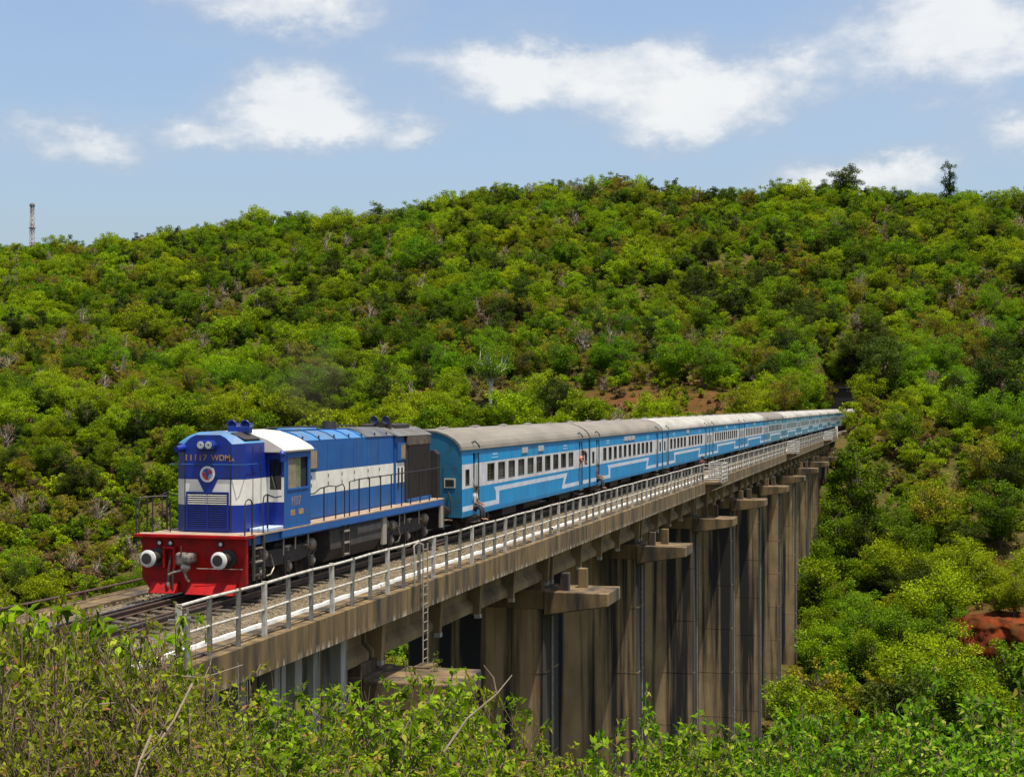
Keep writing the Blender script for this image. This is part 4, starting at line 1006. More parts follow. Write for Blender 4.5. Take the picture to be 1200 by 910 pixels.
def coach_meshes(kind):
    """body shell with real openings. openings: list of (y0, y1, z0, z1)"""
    ops = []; wins = []; doors = []; lavs = []
    for q in (0, 1):
        e = (lambda a, b: (a, b)) if q == 0 else (lambda a, b: (CL - b, CL - a))
        lavs.append((*e(.42, .95), 1.98, 2.60)); doors.append((*e(1.45, 2.25), .98, 3.18))
    if kind == 0:
        wins = [(3.35 + k * 1.555, 3.35 + k * 1.555 + 1.02, 2.02, 2.72) for k in range(10)]
    elif kind == 1:
        wins = [(3.2 + k * 1.42, 3.2 + k * 1.42 + .82, 2.02, 2.72) for k in range(11)]
    else:
        wins = [(2.9 + k * 1.5, 2.9 + k * 1.5 + .9, 2.02, 2.72) for k in range(5)] + [(11.2 + k * 1.5, 11.2 + k * 1.5 + .9, 2.02, 2.72) for k in range(5)]
    ops = lavs + doors + wins
    ysb = sorted({0.0, CL} | {round(v, 4) for o_ in ops for v in o_[:2]})
    zsb = sorted({p[1] for p in CP} | {v for o_ in ops for v in o_[2:]})
    b = MB()
    for i in range(len(ysb) - 1):
        for j in range(len(zsb) - 1):
            ym = (ysb[i] + ysb[i + 1]) / 2; zm = (zsb[j] + zsb[j + 1]) / 2
            if any(o_[0] < ym < o_[1] and o_[2] < zm < o_[3] for o_ in ops): continue
            mi = 1 if 1.87 < zm < 2.79 else 0
            z0, z1 = zsb[j], zsb[j + 1]
            b.face([(xat(z0), ysb[i], z0), (xat(z0), ysb[i + 1], z0), (xat(z1), ysb[i + 1], z1), (xat(z1), ysb[i], z1)], mi)
    for j in range(len(CP) - 1):
        mi = 1 if j in (2, 3, 4) else 0
        b.face([(-CP[j][0], 0, CP[j][1]), (-CP[j][0], CL, CP[j][1]), (-CP[j + 1][0], CL, CP[j + 1][1]), (-CP[j + 1][0], 0, CP[j + 1][1])], mi)
    b.face([(-1.6, 0, .8), (1.6, 0, .8), (1.6, CL, .8), (-1.6, CL, .8)], 2)
    rim = CP + RP[1:]; full = rim + [(-x, z) for x, z in reversed(rim[:-1])]
    for y in (0, CL): b.face([(x, y, z) for x, z in full], 2)
    # opening reveals
    for o_ in ops:
        y0, y1, z0, z1 = o_
        for (p, q2) in (((y0, z0), (y0, z1)), ((y0, z1), (y1, z1)), ((y1, z1), (y1, z0)), ((y1, z0), (y0, z0))):
            b.face([(xat(p[1]), p[0], p[1]), (xat(q2[1]), q2[0], q2[1]), (xat(q2[1]) - .07, q2[0], q2[1]), (xat(p[1]) - .07, p[0], p[1])], 3)
    rb = MB(); rr = RP + [(-x, z) for x, z in reversed(RP[:-1])]
    off = [(x * 1.012, z + .012) for x, z in rr]
    for i in range(len(off) - 1):
        rb.face([(off[i][0], -.03, off[i][1]), (off[i][0], CL + .03, off[i][1]), (off[i + 1][0], CL + .03, off[i + 1][1]), (off[i + 1][0], -.03, off[i + 1][1])])
    for y in (-.03, CL + .03):
        for i in range(len(off) - 1):
            rb.face([(off[i][0], y, off[i][1]), (off[i + 1][0], y, off[i + 1][1]), (rr[i + 1][0] * .97, y, rr[i + 1][1] - .05), (rr[i][0] * .97, y, rr[i][1] - .05)])
    for s in (-1, 1):
        rb.box(min(s * 1.59, s * 1.66), max(s * 1.59, s * 1.66), 0, CL, 3.325, 3.36)
    return b, rb, wins, doors, lavs
def zig(kind):
    """stepped stripe along the lower side, as a flat painted band"""
    b = MB(); x = CWD + .004; t = .19
    def seg(y0, z0, y1, z1): b.face([(x, y0, z0), (x, y1, z1), (x, y1, z1 + t), (x, y0, z0 + t)])
    seg(.05, 1.02, 1.44, 1.02); seg(2.27, 1.02, 4.6, 1.02)
    b.face([(x, 4.6, 1.02), (x, 5.05, 1.02), (x, 5.05, 1.55 + t), (x, 4.3, 1.55 + t), (x, 4.55, 1.55)])
    seg(5.05, 1.55, 16.4, 1.55)
    b.face([(x, 16.4, 1.55), (x, 17.0, 1.55 + t), (x, 16.4, 1.55 + t)]) if False else b.face([(x, 16.4, 1.55 + t), (x, 16.4, 1.55), (x, 15.9, 1.02), (x, 16.5, 1.02 + t), (x, 17.1, 1.55 + t)])
    b.face([(x, 15.9, 1.02), (x, 19.63, 1.02), (x, 19.63, 1.02 + t), (x, 16.5, 1.02 + t)])
    seg(20.47, 1.02, CL - .05, 1.02)
    return b
ORD = ["first", "second", "third", "fourth", "fifth", "sixth", "seventh", "eighth", "ninth", "tenth", "eleventh", "twelfth", "thirteenth", "fourteenth"]
KIND = [0, 1, 2, 1, 1, 0, 1, 1, 2, 1, 0, 1, 1, 1]
ROOFI = [0, 0, 1, 1, 1, 2, 1, 1, 1, 1, 1, 1, 1, 1]
ROOFN = ["brown-grey", "dusty white", "dark grey"]
CMESH = {}
for kd in (0, 1, 2):
    CMESH[kd] = coach_meshes(kd)
INTER = mat("coach_interior_dark", (.02, .018, .015), .9)
STEPM = mat("coach_step", (.10, .08, .06), .8)
def frame_mesh(w, h, d=.05):
    f = .045
    b = MB().box(-.09, .004, 0, f, 0, h).box(-.09, .004, w - f, w, 0, h).box(-.09, .004, f, w - f, 0, f).box(-.09, .004, f, w - f, h - f, h)
    return b.mesh("window", [WFR])
def pane_mesh(w, h, bars=True):
    b = MB().box(-.085, -.07, .03, w - .03, .03, h - .03, 0)
    if bars:
        b.box(-.06, -.045, w * .5 - .02, w * .5 + .02, .04, h - .04, 1)
        for k in range(1, 5): b.box(-.058, -.05, .04, w - .04, h * k / 5 - .004, h * k / 5 + .004, 1)
    return b.mesh("pane", [CPANE, CBAR])
WM = {}
SHUT = mat('dull_shutter', (.10, .095, .08), .6, (.06, .055, .045), 6, 3)
def shut_mesh(w, h, fr):
    k = ('s', round(w, 3), fr)
    if k not in WM: WM[k] = MB().box(-.068, -.062, .045, w - .045, h - .04 - (h - .08) * fr, h - .04).mesh('shutter', [SHUT])
    return WM[k]
def wmesh(w, h):
    k = (round(w, 3), round(h, 3))
    if k not in WM: WM[k] = (frame_mesh(w, h), pane_mesh(w, h))
    return WM[k]
bogm = MB()
for s in (-1, 1):
    bogm.prism([(-1.9, .62), (-1.7, .75), (1.7, .75), (1.9, .62), (1.6, .5), (.5, .42), (-.5, .42), (-1.6, .5)], 'x', min(s * 1.0, s * 1.14), max(s * 1.0, s * 1.14))
    for y in (-1.45, 1.45): bogm.box(min(s * 1.02, s * 1.24), max(s * 1.02, s * 1.24), y - .16, y + .16, .3, .6)
bogm.box(-1.0, 1.0, -.3, .3, .5, .82)
bogm = bogm.mesh("bogie", [BOGIE])
whm = MB()
for s in (-1, 1): whm.lathe((s * .80, 0, .455), (s, 0, 0), [(0, .48), (.03, .49), (.05, .457), (.13, .455), (.13, .38), (.08, .3), (.08, 0)], 20)
whm.tube([(-.8, 0, .455), (.8, 0, .455)], .08, 8); whm = whm.mesh("wheelset", [BOGIE], smooth=True)
hook = MB().tube([(1.60, -.30, 3.42), (1.52, -.30, 3.60), (1.50, .20, 3.64), (1.62, .38, 3.46), (1.64, .40, 3.38)], .025, 6).mesh("rain_deflector", [WFR])
step = MB().box(1.35, 1.66, -.42, .42, .52, .56).box(1.35, 1.66, -.42, .42, .74, .77).box(1.5, 1.53, -.42, -.38, .5, .98).box(1.5, 1.53, .38, .42, .5, .98).mesh("footstep", [STEPM])
gang = MB().prism([(-.75, 1.0), (.75, 1.0), (.75, 3.2), (.6, 3.35), (-.6, 3.35), (-.75, 3.2)], 'y', -.34, .0).mesh("gangway_bellows", [BLK])
cbuf = MB()
for s in (-1, 1): cbuf.lathe((s * .98, 0, 1.06), (0, -1, 0), [(0, .16), (.1, .12), (.24, .10), (.25, .2), (.3, .19), (.31, 0)], 14)
cbuf.box(-.2, .2, -.36, 0, .9, 1.2); cbuf = cbuf.mesh("coupling", [BLK])
coaches = []
for i in range(14):
    yf = 53.35 + 22.3 * i; yc = yf + CL / 2; x0 = float(trackx(yf)); x1 = float(trackx(yf + CL))
    rz = -math.atan2(x1 - x0, CL)
    t = empty("passenger_coach", (x0, yf, 0), rz)
    kd = KIND[i]; paint = CB[0 if i < 2 else (1 if i < 5 else 2)]; wh = CW[0 if i < 5 else 1]  # coaches further back use a greyer teal body and band
    tag(t, (f"{ORD[i]} passenger coach behind the locomotive, bright blue with {ROOFN[ROOFI[i]]} roof" if i < 2 else f"{ORD[i]} passenger coach behind the locomotive, {'blue' if i < 5 else 'grey teal'} with {ROOFN[ROOFI[i]]} roof"), "train coach", "coaches of the train")
    b, rb, wins, doors, lavs = CMESH[kd]
    key = (kd, paint.name, wh.name)
    if key not in CMESH: CMESH[key] = b.mesh("body", [paint, wh, CEND, WFR], fix=False)
    body = link("body", CMESH[key], t)
    if ('roof', ROOFI[i]) not in CMESH: CMESH[('roof', ROOFI[i])] = rb.mesh("roof", [ROOFS[ROOFI[i]]], smooth=True, fix=False)
    link("roof", CMESH[('roof', ROOFI[i])], t)
    if 'int' not in CMESH: CMESH['int'] = MB().box(-1.5, 1.50, .12, CL - .12, 1.0, 1.06).box(-1.5, -1.4, .12, CL - .12, 1.06, 3.2).box(-.1, .0, 2.6, CL - 2.6, 1.06, 2.6).mesh("interior", [INTER])
    link("interior", CMESH['int'], t)
    if 'zig' not in CMESH: CMESH['zig'] = zig(0).mesh("stepped_stripe", [CS], fix=False)
    link("stepped_stripe", CMESH['zig'], t)
    for (a, c, z0, z1) in wins + lavs:
        fm, pm_ = wmesh(c - a, z1 - z0)
        w = link("window", fm, t); w.location = (CWD, a, z0)
        if i < 6:
            link("pane", pm_, w)
            if c - a > .7 and random.random() < .3: link("shutter", shut_mesh(c - a, z1 - z0, random.choice((.45, .62, 1.0))), w)
        else:
            q = link("pane", pm_, t); q.location = (CWD, a, z0)
    for n_, (a, c, z0, z1) in enumerate(doors):
        k = ('door', paint.name, wh.name, n_)
        if k not in CMESH:
            d = MB(); ins = 0.30
            # leaf folded back into the vestibule and a long narrow pale window in the fixed half
            ya, yb = (a + .42, c - .012)
            if n_ == 1: ya, yb = (a + .42, c - .012)
            d.box(CWD - .09, CWD - .05, ya, yb, .985, 1.87, 0).box(CWD - .09, CWD - .05, ya, yb, 1.87, 2.79, 1).box(CWD - .09, CWD - .05, ya, yb, 2.79, 3.17, 0)
            CMESH[k] = d.mesh("door", [paint, wh])
            CMESH[k + (1,)] = MB().box(CWD - .052, CWD - .043, ya + .08, yb - .08, 1.95, 2.75).mesh("door_window", [mat("pale_door_glass", (.30, .33, .36), .3)])  # door glass in a plain pale tone
            CMESH[k + (2,)] = MB().tube([(CWD + .03, a - .08, 1.2), (CWD + .05, a - .08, 1.3), (CWD + .05, a - .08, 2.1), (CWD + .03, a - .08, 2.2)], .018, 6).mesh("grab_rail", [SILV])
        d = link("door", CMESH[k], t); link("door_window", CMESH[k + (1,)], d); link("grab_rail", CMESH[k + (2,)], t)
        h = link("rain_deflector", hook, t); h.location = (0, (a + c) / 2, 0)
        s_ = link("footstep", step, t); s_.location = (0, (a + c) / 2, 0)
    for y in (3.3, CL - 3.3):
        g_ = link("bogie", bogm, t); g_.location = (0, y, 0)
        for q in (-1.45, 1.45):
            w = link("wheelset", whm, g_); w.location = (0, q, 0)
    link("gangway_bellows", gang, t); link("coupling", cbuf, t)
    if 'under' not in CMESH:
        CMESH['under'] = MB().box(-1.1, 1.2, 7.0, 9.2, .40, .8).mesh("battery_box", [BOGIE]); CMESH['tank'] = MB().tube([(.7, 11.5, .55), (.7, 14.5, .55)], .24, 12).mesh("air_tank", [BOGIE], smooth=True)
        CMESH['board'] = MB().box(CWD - .02, CWD + .03, 0, .95, 2.96, 3.20).mesh("destination_board", [mat("board_pale", (.42, .42, .40), .6, (.28, .28, .27), 6)])
        CMESH['mark'] = MB().box(CWD - .01, CWD + .006, 0, .9, 2.90, 2.96).box(CWD - .012, CWD + .004, .1, .85, 3.02, 3.10).mesh("marking_strip", [mat("marking_pale_blue", (.20, .42, .60), .6)])
        CMESH['vent'] = MB().lathe((0, 0, 4.08), (0, 0, 1), [(0, .16), (.05, .15), (.06, .19), (.1, .17), (.12, 0)], 12).mesh("roof_vent", [ROOFS[2]])
    link("battery_box", CMESH['under'], t); link("air_tank", CMESH['tank'], t)
    for y in ((8.6, 11.4) if i == 0 else ((9.0, 10.1, 11.2) if i == 1 else (10.2,))):
        o = link("destination_board", CMESH['board'], t); o.location = (0, y, 0)
    for y in (4.0, 16.2):
        o = link("marking_strip", CMESH['mark'], t); o.location = (0, y, 0)
    for k in range(9):
        o = link("roof_vent", CMESH['vent'], t); o.location = (-.45 if k % 2 else .1, 2 + k * 2.2, -.03)
    if i == 0:
        # front end details seen past the locomotive
        MB().box(.92, 1.36, -.03, 0, 1.92, 2.28).build("end_hatch", [mat("hatch_rim", (.45, .42, .36), .6)], t)
        MB().box(.97, 1.31, -.036, -.028, 1.97, 2.23).build("end_hatch_opening", [VOIDM], t)
        MB().tube([(1.2, -.1, .9), (1.25, -.12, 1.4), (1.1, -.05, 1.75)], .03, 6).build("end_pipe", [BOGIE], t, smooth=True)
    coaches.append(t)

# ------------------------------------------------------------------ people at the doors
SKIN = mat("skin", (.20, .095, .05), .55); HAIR = mat("hair_black", (.008, .007, .006), .5)
def skin_obj(name, J, E, rad, m, parent, root, sub=1):
    me = bpy.data.meshes.new(name); bm = bmesh.new(); lay = bm.verts.layers.skin.verify(); vs_ = {}
    for k in J:
        v = bm.verts.new(J[k]); v[lay].radius = (rad[k], rad[k]); v[lay].use_root = (k == root); vs_[k] = v
    for a, b in E: bm.edges.new((vs_[a], vs_[b]))
    bm.to_mesh(me); bm.free(); me.materials.append(m)
    o = link(name, me, parent); s = o.modifiers.new('skin', 'SKIN'); s.use_smooth_shade = True
    u = o.modifiers.new('sub', 'SUBSURF'); u.levels = sub; u.render_levels = sub
    return o
def person(label, loc, rz, shirt, trousers, pose, group=None):
    """pose: joint dict in metres, facing -y before rotation, origin at the pelvis' ground point"""
    t = empty("person", loc, rz); tag(t, label, "person", group)
    J = {k: Vector(v) for k, v in pose.items()}; E = []; rad = {}
    def chain(ns, rs):
        for n, q in zip(ns, rs): rad.setdefault(n, q)
        E.extend(zip(ns, ns[1:]))
    chain(['pelvis', 'waist', 'chest', 'neck', 'head0', 'head1'], [.13, .115, .14, .052, .072, .082])
    J['head0'] = J['neck'] + (J['head1'] - J['neck']) * .45
    for s in 'LR':
        J['sh' + s] = J['sh' + s]
        chain(['chest', 'sh' + s, 'el' + s, 'wr' + s, 'pa' + s], [.14, .055, .042, .028, .034])
        chain(['pelvis', 'hip' + s, 'kn' + s, 'an' + s, 'to' + s], [.13, .085, .06, .042, .034])
        d = (J['wr' + s] - J['el' + s]).normalized(); J['pa' + s] = J['wr' + s] + d * .07
        sd = d.cross(Vector((0, 0, 1)) if abs(d.z) < .9 else Vector((1, 0, 0))).normalized(); up = sd.cross(d)
        for q, (off, ln) in enumerate(((-.03, .06), (-.01, .075), (.01, .08), (.03, .07))):
            a, b = f'f{s}{q}a', f'f{s}{q}b'; J[a] = J['pa' + s] + sd * off + d * ln * .5; J[b] = J[a] + d * ln * .4 - up * .02
            chain(['pa' + s, a, b], [.034, .009, .008])
        J['t' + s] = J['pa' + s] + sd * -.05 + d * .01; chain(['pa' + s, 't' + s], [.034, .010])
    body = skin_obj("body", J, E, rad, SKIN, t, 'pelvis')
    h = J['head1']; f = (h - J['neck']).normalized()
    MB().ball(h + f * .03, .108, 0, 12, 8, (.9, 1.0, 1.0)).build("hair", [HAIR], t, smooth=True).location = (0, .028, .012)
    MB().ball(h + Vector((0, -.088, -.01)), .02, 0, 8, 6, (.8, 1, 1.3)).build("nose", [SKIN], t, smooth=True)
    for s in (-1, 1):
        MB().ball(h + Vector((s * .032, -.078, .015)), .011, 0, 8, 6).build("eye", [mat("eye_dark", (.02, .015, .012), .2)], t, smooth=True)
        MB().ball(h + Vector((s * .086, 0, 0)), .022, 0, 8, 6, (.5, .8, 1.3)).build("ear", [SKIN], t, smooth=True)
    MB().ball(h + Vector((0, -.08, -.045)), .02, 0, 8, 4, (1.3, .4, .35)).build("mouth", [mat("lip", (.16, .05, .04), .5)], t, smooth=True)
    JS = {k: J[k] for k in ('pelvis', 'waist', 'chest', 'shL', 'elL', 'shR', 'elR')}
    JS['nk'] = J['chest'].lerp(J['neck'], .6)
    for s in 'LR': JS['el' + s] = J['sh' + s].lerp(J['el' + s], .8)
    skin_obj("shirt", JS, [('pelvis', 'waist'), ('waist', 'chest'), ('chest', 'nk'), ('chest', 'shL'), ('shL', 'elL'), ('chest', 'shR'), ('shR', 'elR')],
             dict(pelvis=.155, waist=.14, chest=.16, nk=.075, shL=.075, shR=.075, elL=.06, elR=.06), shirt, t, 'waist')
    JT = {k: J[k] for k in ('pelvis', 'hipL', 'knL', 'anL', 'hipR', 'knR', 'anR')}
    skin_obj("trousers", JT, [('pelvis', 'hipL'), ('hipL', 'knL'), ('knL', 'anL'), ('pelvis', 'hipR'), ('hipR', 'knR'), ('knR', 'anR')],
             dict(pelvis=.148, hipL=.105, hipR=.105, knL=.08, knR=.08, anL=.062, anR=.062), trousers, t, 'pelvis')
    return t
def stand(lean=0.0, armL=(.26, -.05, .95), armR=(-.26, -.05, .95)):
    P = dict(pelvis=(0, 0, .93), waist=(0, -lean * .15, 1.10), chest=(0, -lean * .4, 1.34), neck=(0, -lean * .6, 1.49), head1=(0, -lean * .7 - .02, 1.63),
             shL=(.19, -lean * .5, 1.40), shR=(-.19, -lean * .5, 1.40), hipL=(.09, 0, .88), hipR=(-.09, 0, .88), knL=(.11, -.03, .48), knR=(-.10, .02, .48),
             anL=(.11, .02, .08), anR=(-.11, .05, .08), toL=(.12, -.13, .04), toR=(-.12, -.1, .04))
    P['wrL'] = armL; P['wrR'] = armR
    P['elL'] = (armL[0] * .5 + .14, (armL[1] - lean * .5) * .5 + .06, (armL[2] + 1.40) / 2 - .04)
    P['elR'] = (armR[0] * .5 - .14, (armR[1] - lean * .5) * .5 + .06, (armR[2] + 1.40) / 2 - .04)
    return P
def sit():
    P = dict(pelvis=(0, 0, .12), waist=(0, -.02, .30), chest=(0, -.08, .54), neck=(0, -.12, .69), head1=(0, -.16, .83), shL=(.19, -.09, .60), shR=(-.19, -.09, .60),
             hipL=(.10, -.05, .10), hipR=(-.10, -.05, .10), knL=(.13, -.40, .08), knR=(-.12, -.40, .10), anL=(.13, -.46, -.34), anR=(-.12, -.42, -.32), toL=(.14, -.62, -.38), toR=(-.12, -.58, -.36),
             wrL=(.16, -.38, .22), wrR=(-.16, -.36, .22), elL=(.28, -.15, .32), elR=(-.28, -.14, .32))
    return P
TR1 = mat("trouser_dark", (.02, .022, .03), .8); TR2 = mat("trouser_grey", (.035, .033, .03), .8)
RSH = mat("shirt_red", (.42, .03, .03), .8, (.5, .25, .2), 9, 3); WSH = mat("shirt_white", (.55, .53, .50), .8); DSH = mat("shirt_dark", (.04, .03, .035), .8)
yd = 53.35 + doors[1][0] if False else 53.35 + (CL - 2.25) + .2
person("person in red shirt leaning out of the first coach's rear door", (1.45, yd, .99), R(90), RSH, TR1, stand(.55, (.30, -.42, 1.15), (-.25, -.40, 1.25)))
person("person in white shirt and dark trousers sitting in the first coach's front doorway", (1.50, 53.35 + 1.67, .99), R(90), WSH, TR1, sit())
person("person in dark clothes sitting in the second coach's front doorway", (1.50, 53.35 + 22.3 + 1.67, .99), R(90), DSH, TR2, sit())
person("person in dark clothes standing in the white railed refuge beside the train", (DX - .45, 103.0, ZD + .02), R(60), mat("shirt_maroon", (.10, .025, .03), .8), TR1, stand(.12))

# ------------------------------------------------------------------ vegetation
BARK = mat("bark_brown", (.11, .075, .045), .9, (.06, .042, .028), 6, 4)
PALEBARK = mat("bark_pale", (.45, .40, .33), .85, (.30, .25, .20), 5, 4)
WHITEBARK = mat("bark_white", (.62, .58, .50), .85, (.42, .37, .30), 5, 4)
TWIG = mat("dry_twig", (.17, .115, .065), .9, (.10, .065, .04), 7, 3)
LM = {
    'bright': leaf_mat("leaf_bright_green", (.135, .235, .003), (.255, .365, .005), trans=.4),
    'mid': leaf_mat("leaf_mid_green", (.07, .17, .003), (.15, .27, .005), trans=.4),
    'dark': leaf_mat("leaf_dark_green", (.028, .052, .005), (.065, .11, .008)),
    'olive': leaf_mat("leaf_olive", (.15, .155, .008), (.25, .235, .012)),
    'dry': leaf_mat("leaf_dry_brown", (.13, .085, .035), (.21, .15, .055), trans=.2),
    'fore': leaf_mat("leaf_near_green", (.10, .215, .004), (.25, .41, .009), trans=.45, var=.25, hue=(.478, .512), c3=(.42, .36, .06)),
    'lush': leaf_mat("leaf_near_lush", (.06, .185, .004), (.18, .39, .010), trans=.45, var=.25, hue=(.478, .512), c3=(.36, .40, .06)),
    'scrub': leaf_mat("leaf_near_scrub", (.115, .175, .005), (.25, .32, .011), trans=.42, var=.3, hue=(.47, .51), c3=(.28, .15, .05)),
}
def np_mesh(name, V, Fq, mats_, lv=None, midx=None, smooth=False):
    """all faces with the same number of corners"""
    k = Fq.shape[1]; me = bpy.data.meshes.new(name)
    me.vertices.add(len(V)); me.vertices.foreach_set('co', np.ascontiguousarray(V, np.float32).ravel())
    me.loops.add(len(Fq) * k); me.loops.foreach_set('vertex_index', Fq.ravel().astype(np.int32))
    me.polygons.add(len(Fq)); me.polygons.foreach_set('loop_start', np.arange(0, len(Fq) * k, k, dtype=np.int32))
    if lv is not None:
        at = me.attributes.new('lv', 'FLOAT', 'POINT'); at.data.foreach_set('value', lv.astype(np.float32))
    for m in mats_: me.materials.append(m)
    if midx is not None: me.polygons.foreach_set('material_index', midx.astype(np.int32))
    me.update(); me.validate(); return me
def leaf_quads(C, size, rg, up=.45, aspect=.6, D=None, fold=.25):
    """rhombic leaves folded on the midrib at centres C; D: leaf directions (optional)"""
    n = len(C)
    if D is None:
        D = rg.normal(size=(n, 3)); D[:, 2] *= .6
    D = D / np.linalg.norm(D, axis=1, keepdims=True)
    Nn = rg.normal(size=(n, 3)) * (1 - up); Nn[:, 2] += up * 1.6
    U = np.cross(D, Nn); U /= np.linalg.norm(U, axis=1, keepdims=True) + 1e-9
    W = np.cross(U, D)
    s = (size * rg.uniform(.7, 1.35, n))[:, None]
    base = C - D * s * .5; tip = C + D * s * .5; mid = C - D * s * .05 + W * s * fold * .3
    Lf = mid + U * s * aspect * .5; Rt = mid - U * s * aspect * .5
    V = np.stack([base, Rt, tip, Lf], 1).reshape(-1, 3)
    a = np.arange(n) * 4
    Fq = np.stack([a, a + 1, a + 2, a + 3], 1)
    lv = np.repeat(np.clip(rg.normal(.5, .28, n), 0, 1), 4)
    return V, Fq, lv
def tube_np(pts, rads, n=5):
    b = MB().tube(pts, list(rads), n, cap=False); return np.array(b.v, float), np.array(b.f, int)
def join(parts):
    V = []; Q = []; o = 0
    for v, f in parts:
        V.append(v); Q.append(f + o); o += len(v)
    return np.concatenate(V), np.concatenate(Q)
def make_tree(seed, h, w, n, leaf, nclump, trunk_h, low=.25, bare=False, flat=1.0, spindly=False, limb=.45):
    """returns crown (V, F, lv) and trunk (V, F) for a tree of height h, crown width w"""
    rg = np.random.default_rng(seed); parts = []
    top = np.array([rg.normal(0, .06 * w), rg.normal(0, .06 * w), h * .78])
    tr = max(.05, h * .018) * (1.5 if low > .4 else 1.0)
    stem = [np.array([0, 0, -.6]), np.array([rg.normal(0, .05), rg.normal(0, .05), trunk_h * .6]), np.array([rg.normal(0, .15), rg.normal(0, .15), trunk_h]), top]
    parts.append(tube_np(stem, [tr * 1.3, tr, tr * .85, tr * .25], 6))
    cl = []
    for k in range(nclump):
        t = (k + rg.random()) / nclump
        zc = h * (low + (1 - low) * (.12 + .80 * t * rg.uniform(.75, 1.12)))
        prof = math.sin(math.pi * min(1, .22 + .75 * (1 - t))) if not spindly else .6
        rad = w * .5 * prof * math.sqrt(rg.random()) * .85; a = rg.random() * 6.283
        c = np.array([rad * math.cos(a), rad * math.sin(a), zc]); rr = w * rg.uniform(.09, .21) * (.8 + .4 * (1 - t))
        cl.append((c, rr))
        s0 = np.array(stem[2]) * (1 - t * .5) + top * t * .5
        parts.append(tube_np([s0, (s0 + c) / 2 + rg.normal(0, .06 * w, 3), c], [tr * limb, tr * limb * .66, tr * .08], 4))
        if bare:
            for q in range(5):
                e = c + rg.normal(0, rr * .9, 3) + np.array([0, 0, rr * .5]); parts.append(tube_np([(s0 + c) / 2 + (c - s0) * rg.random() * .4, c + (e - c) * .5 + rg.normal(0, .1, 3), e], [tr * .2, tr * .12, tr * .05], 3))
    wt = np.array([q[1] ** 2 for q in cl]); wt /= wt.sum()
    cnt = rg.multinomial(n, wt); C = []
    for (c, rr), m in zip(cl, cnt):
        d = rg.normal(size=(m, 3)); d /= np.linalg.norm(d, axis=1, keepdims=True)
        r_ = rr * rg.random(m) ** .45 * rg.uniform(.75, 1.15, m)
        C.append(c + d * r_[:, None] * np.array([1, 1, .72 * flat]))
    C = np.concatenate(C); C[:, 2] = np.maximum(C[:, 2], h * low * .4)
    # stray sprigs break the outline
    crown = leaf_quads(C, leaf, rg)
    return crown, join(parts)
KINDS = {}
FINE = {}
def add_kind(key, seeds, lm, bark, name, **kw):
    if key in ('bright', 'mid', 'dark', 'olive', 'dry'):
        fl = []
        for s in seeds[:2]:
            k2 = dict(kw); k2['n'] = int(kw['n'] * 2.2); k2['leaf'] = kw['leaf'] * .68; k2['nclump'] = int(kw['nclump'] * 1.3)
            (V, Q, lv), (tv, tf) = make_tree(s + 500, **k2)
            fl.append((np_mesh("crown", V, Q, [LM[lm]], lv), np_mesh("trunk", tv, tf, [bark])))
        FINE[key] = fl
    out = []
    for s in seeds:
        (V, Q, lv), (tv, tf) = make_tree(s, **kw)
        crown = np_mesh("crown", V, Q, [LM[lm]], lv)
        trunk = np_mesh("trunk", tv, tf, [bark]) if tf.shape[1] == 4 else None
        both = np_mesh(name, np.concatenate([V, tv]), np.concatenate([Q, tf + len(V)]), [LM[lm], bark], np.concatenate([lv, np.zeros(len(tv))]), np.concatenate([np.zeros(len(Q)), np.ones(len(tf))]))
        out.append((crown, trunk, both))
    KINDS[key] = (name, out)
add_kind('bright', (11, 12, 13), 'bright', BARK, "leafy_tree", h=5.6, w=6.4, n=4200, leaf=.27, nclump=34, trunk_h=1.6, low=.14)
add_kind('mid', (21, 22, 23), 'mid', BARK, "leafy_tree", h=6.4, w=6.2, n=4400, leaf=.27, nclump=34, trunk_h=1.8, low=.14)
add_kind('dark', (31, 32, 33), 'dark', BARK, "dense_tree", h=6.6, w=5.4, n=4200, leaf=.27, nclump=34, trunk_h=1.7, low=.10)
add_kind('olive', (41, 42), 'olive', BARK, "sparse_tree", h=5.8, w=4.8, n=1900, leaf=.24, nclump=26, trunk_h=1.6, low=.16)
add_kind('dry', (51, 52), 'dry', PALEBARK, "dry_tree", h=5.6, w=4.2, n=420, leaf=.28, nclump=14, trunk_h=1.8, low=.2, bare=True)
add_kind('shrub', (61, 62), 'bright', BARK, "shrub", h=2.3, w=3.0, n=1300, leaf=.22, nclump=14, trunk_h=.4, low=.05)
add_kind('shrubm', (63, 64), 'mid', BARK, "shrub", h=2.3, w=3.0, n=1300, leaf=.22, nclump=14, trunk_h=.4, low=.05)
add_kind('shrubd', (71, 72), 'dry', TWIG, "dry_shrub", h=1.9, w=2.6, n=420, leaf=.24, nclump=10, trunk_h=.3, low=.05, bare=True)
add_kind('tuft', (75, 76), 'olive', TWIG, "grass_tuft", h=.7, w=1.3, n=170, leaf=.24, nclump=8, trunk_h=.1, low=.03)
add_kind('tuftd', (77, 78), 'dry', TWIG, "grass_tuft", h=.7, w=1.3, n=170, leaf=.24, nclump=8, trunk_h=.1, low=.03)
add_kind('big', (81,), 'mid', BARK, "tall_tree", h=16, w=10, n=9000, leaf=.42, nclump=46, trunk_h=3, low=.12)
add_kind('white', (91,), 'mid', WHITEBARK, "white_trunk_tree", h=13, w=11, n=6000, leaf=.34, nclump=30, trunk_h=3.6, low=.42, limb=.6)
add_kind('needle', (95,), 'dark', BARK, "spindly_tree", h=15, w=7.5, n=3600, leaf=.36, nclump=44, trunk_h=6, low=.1, spindly=True)

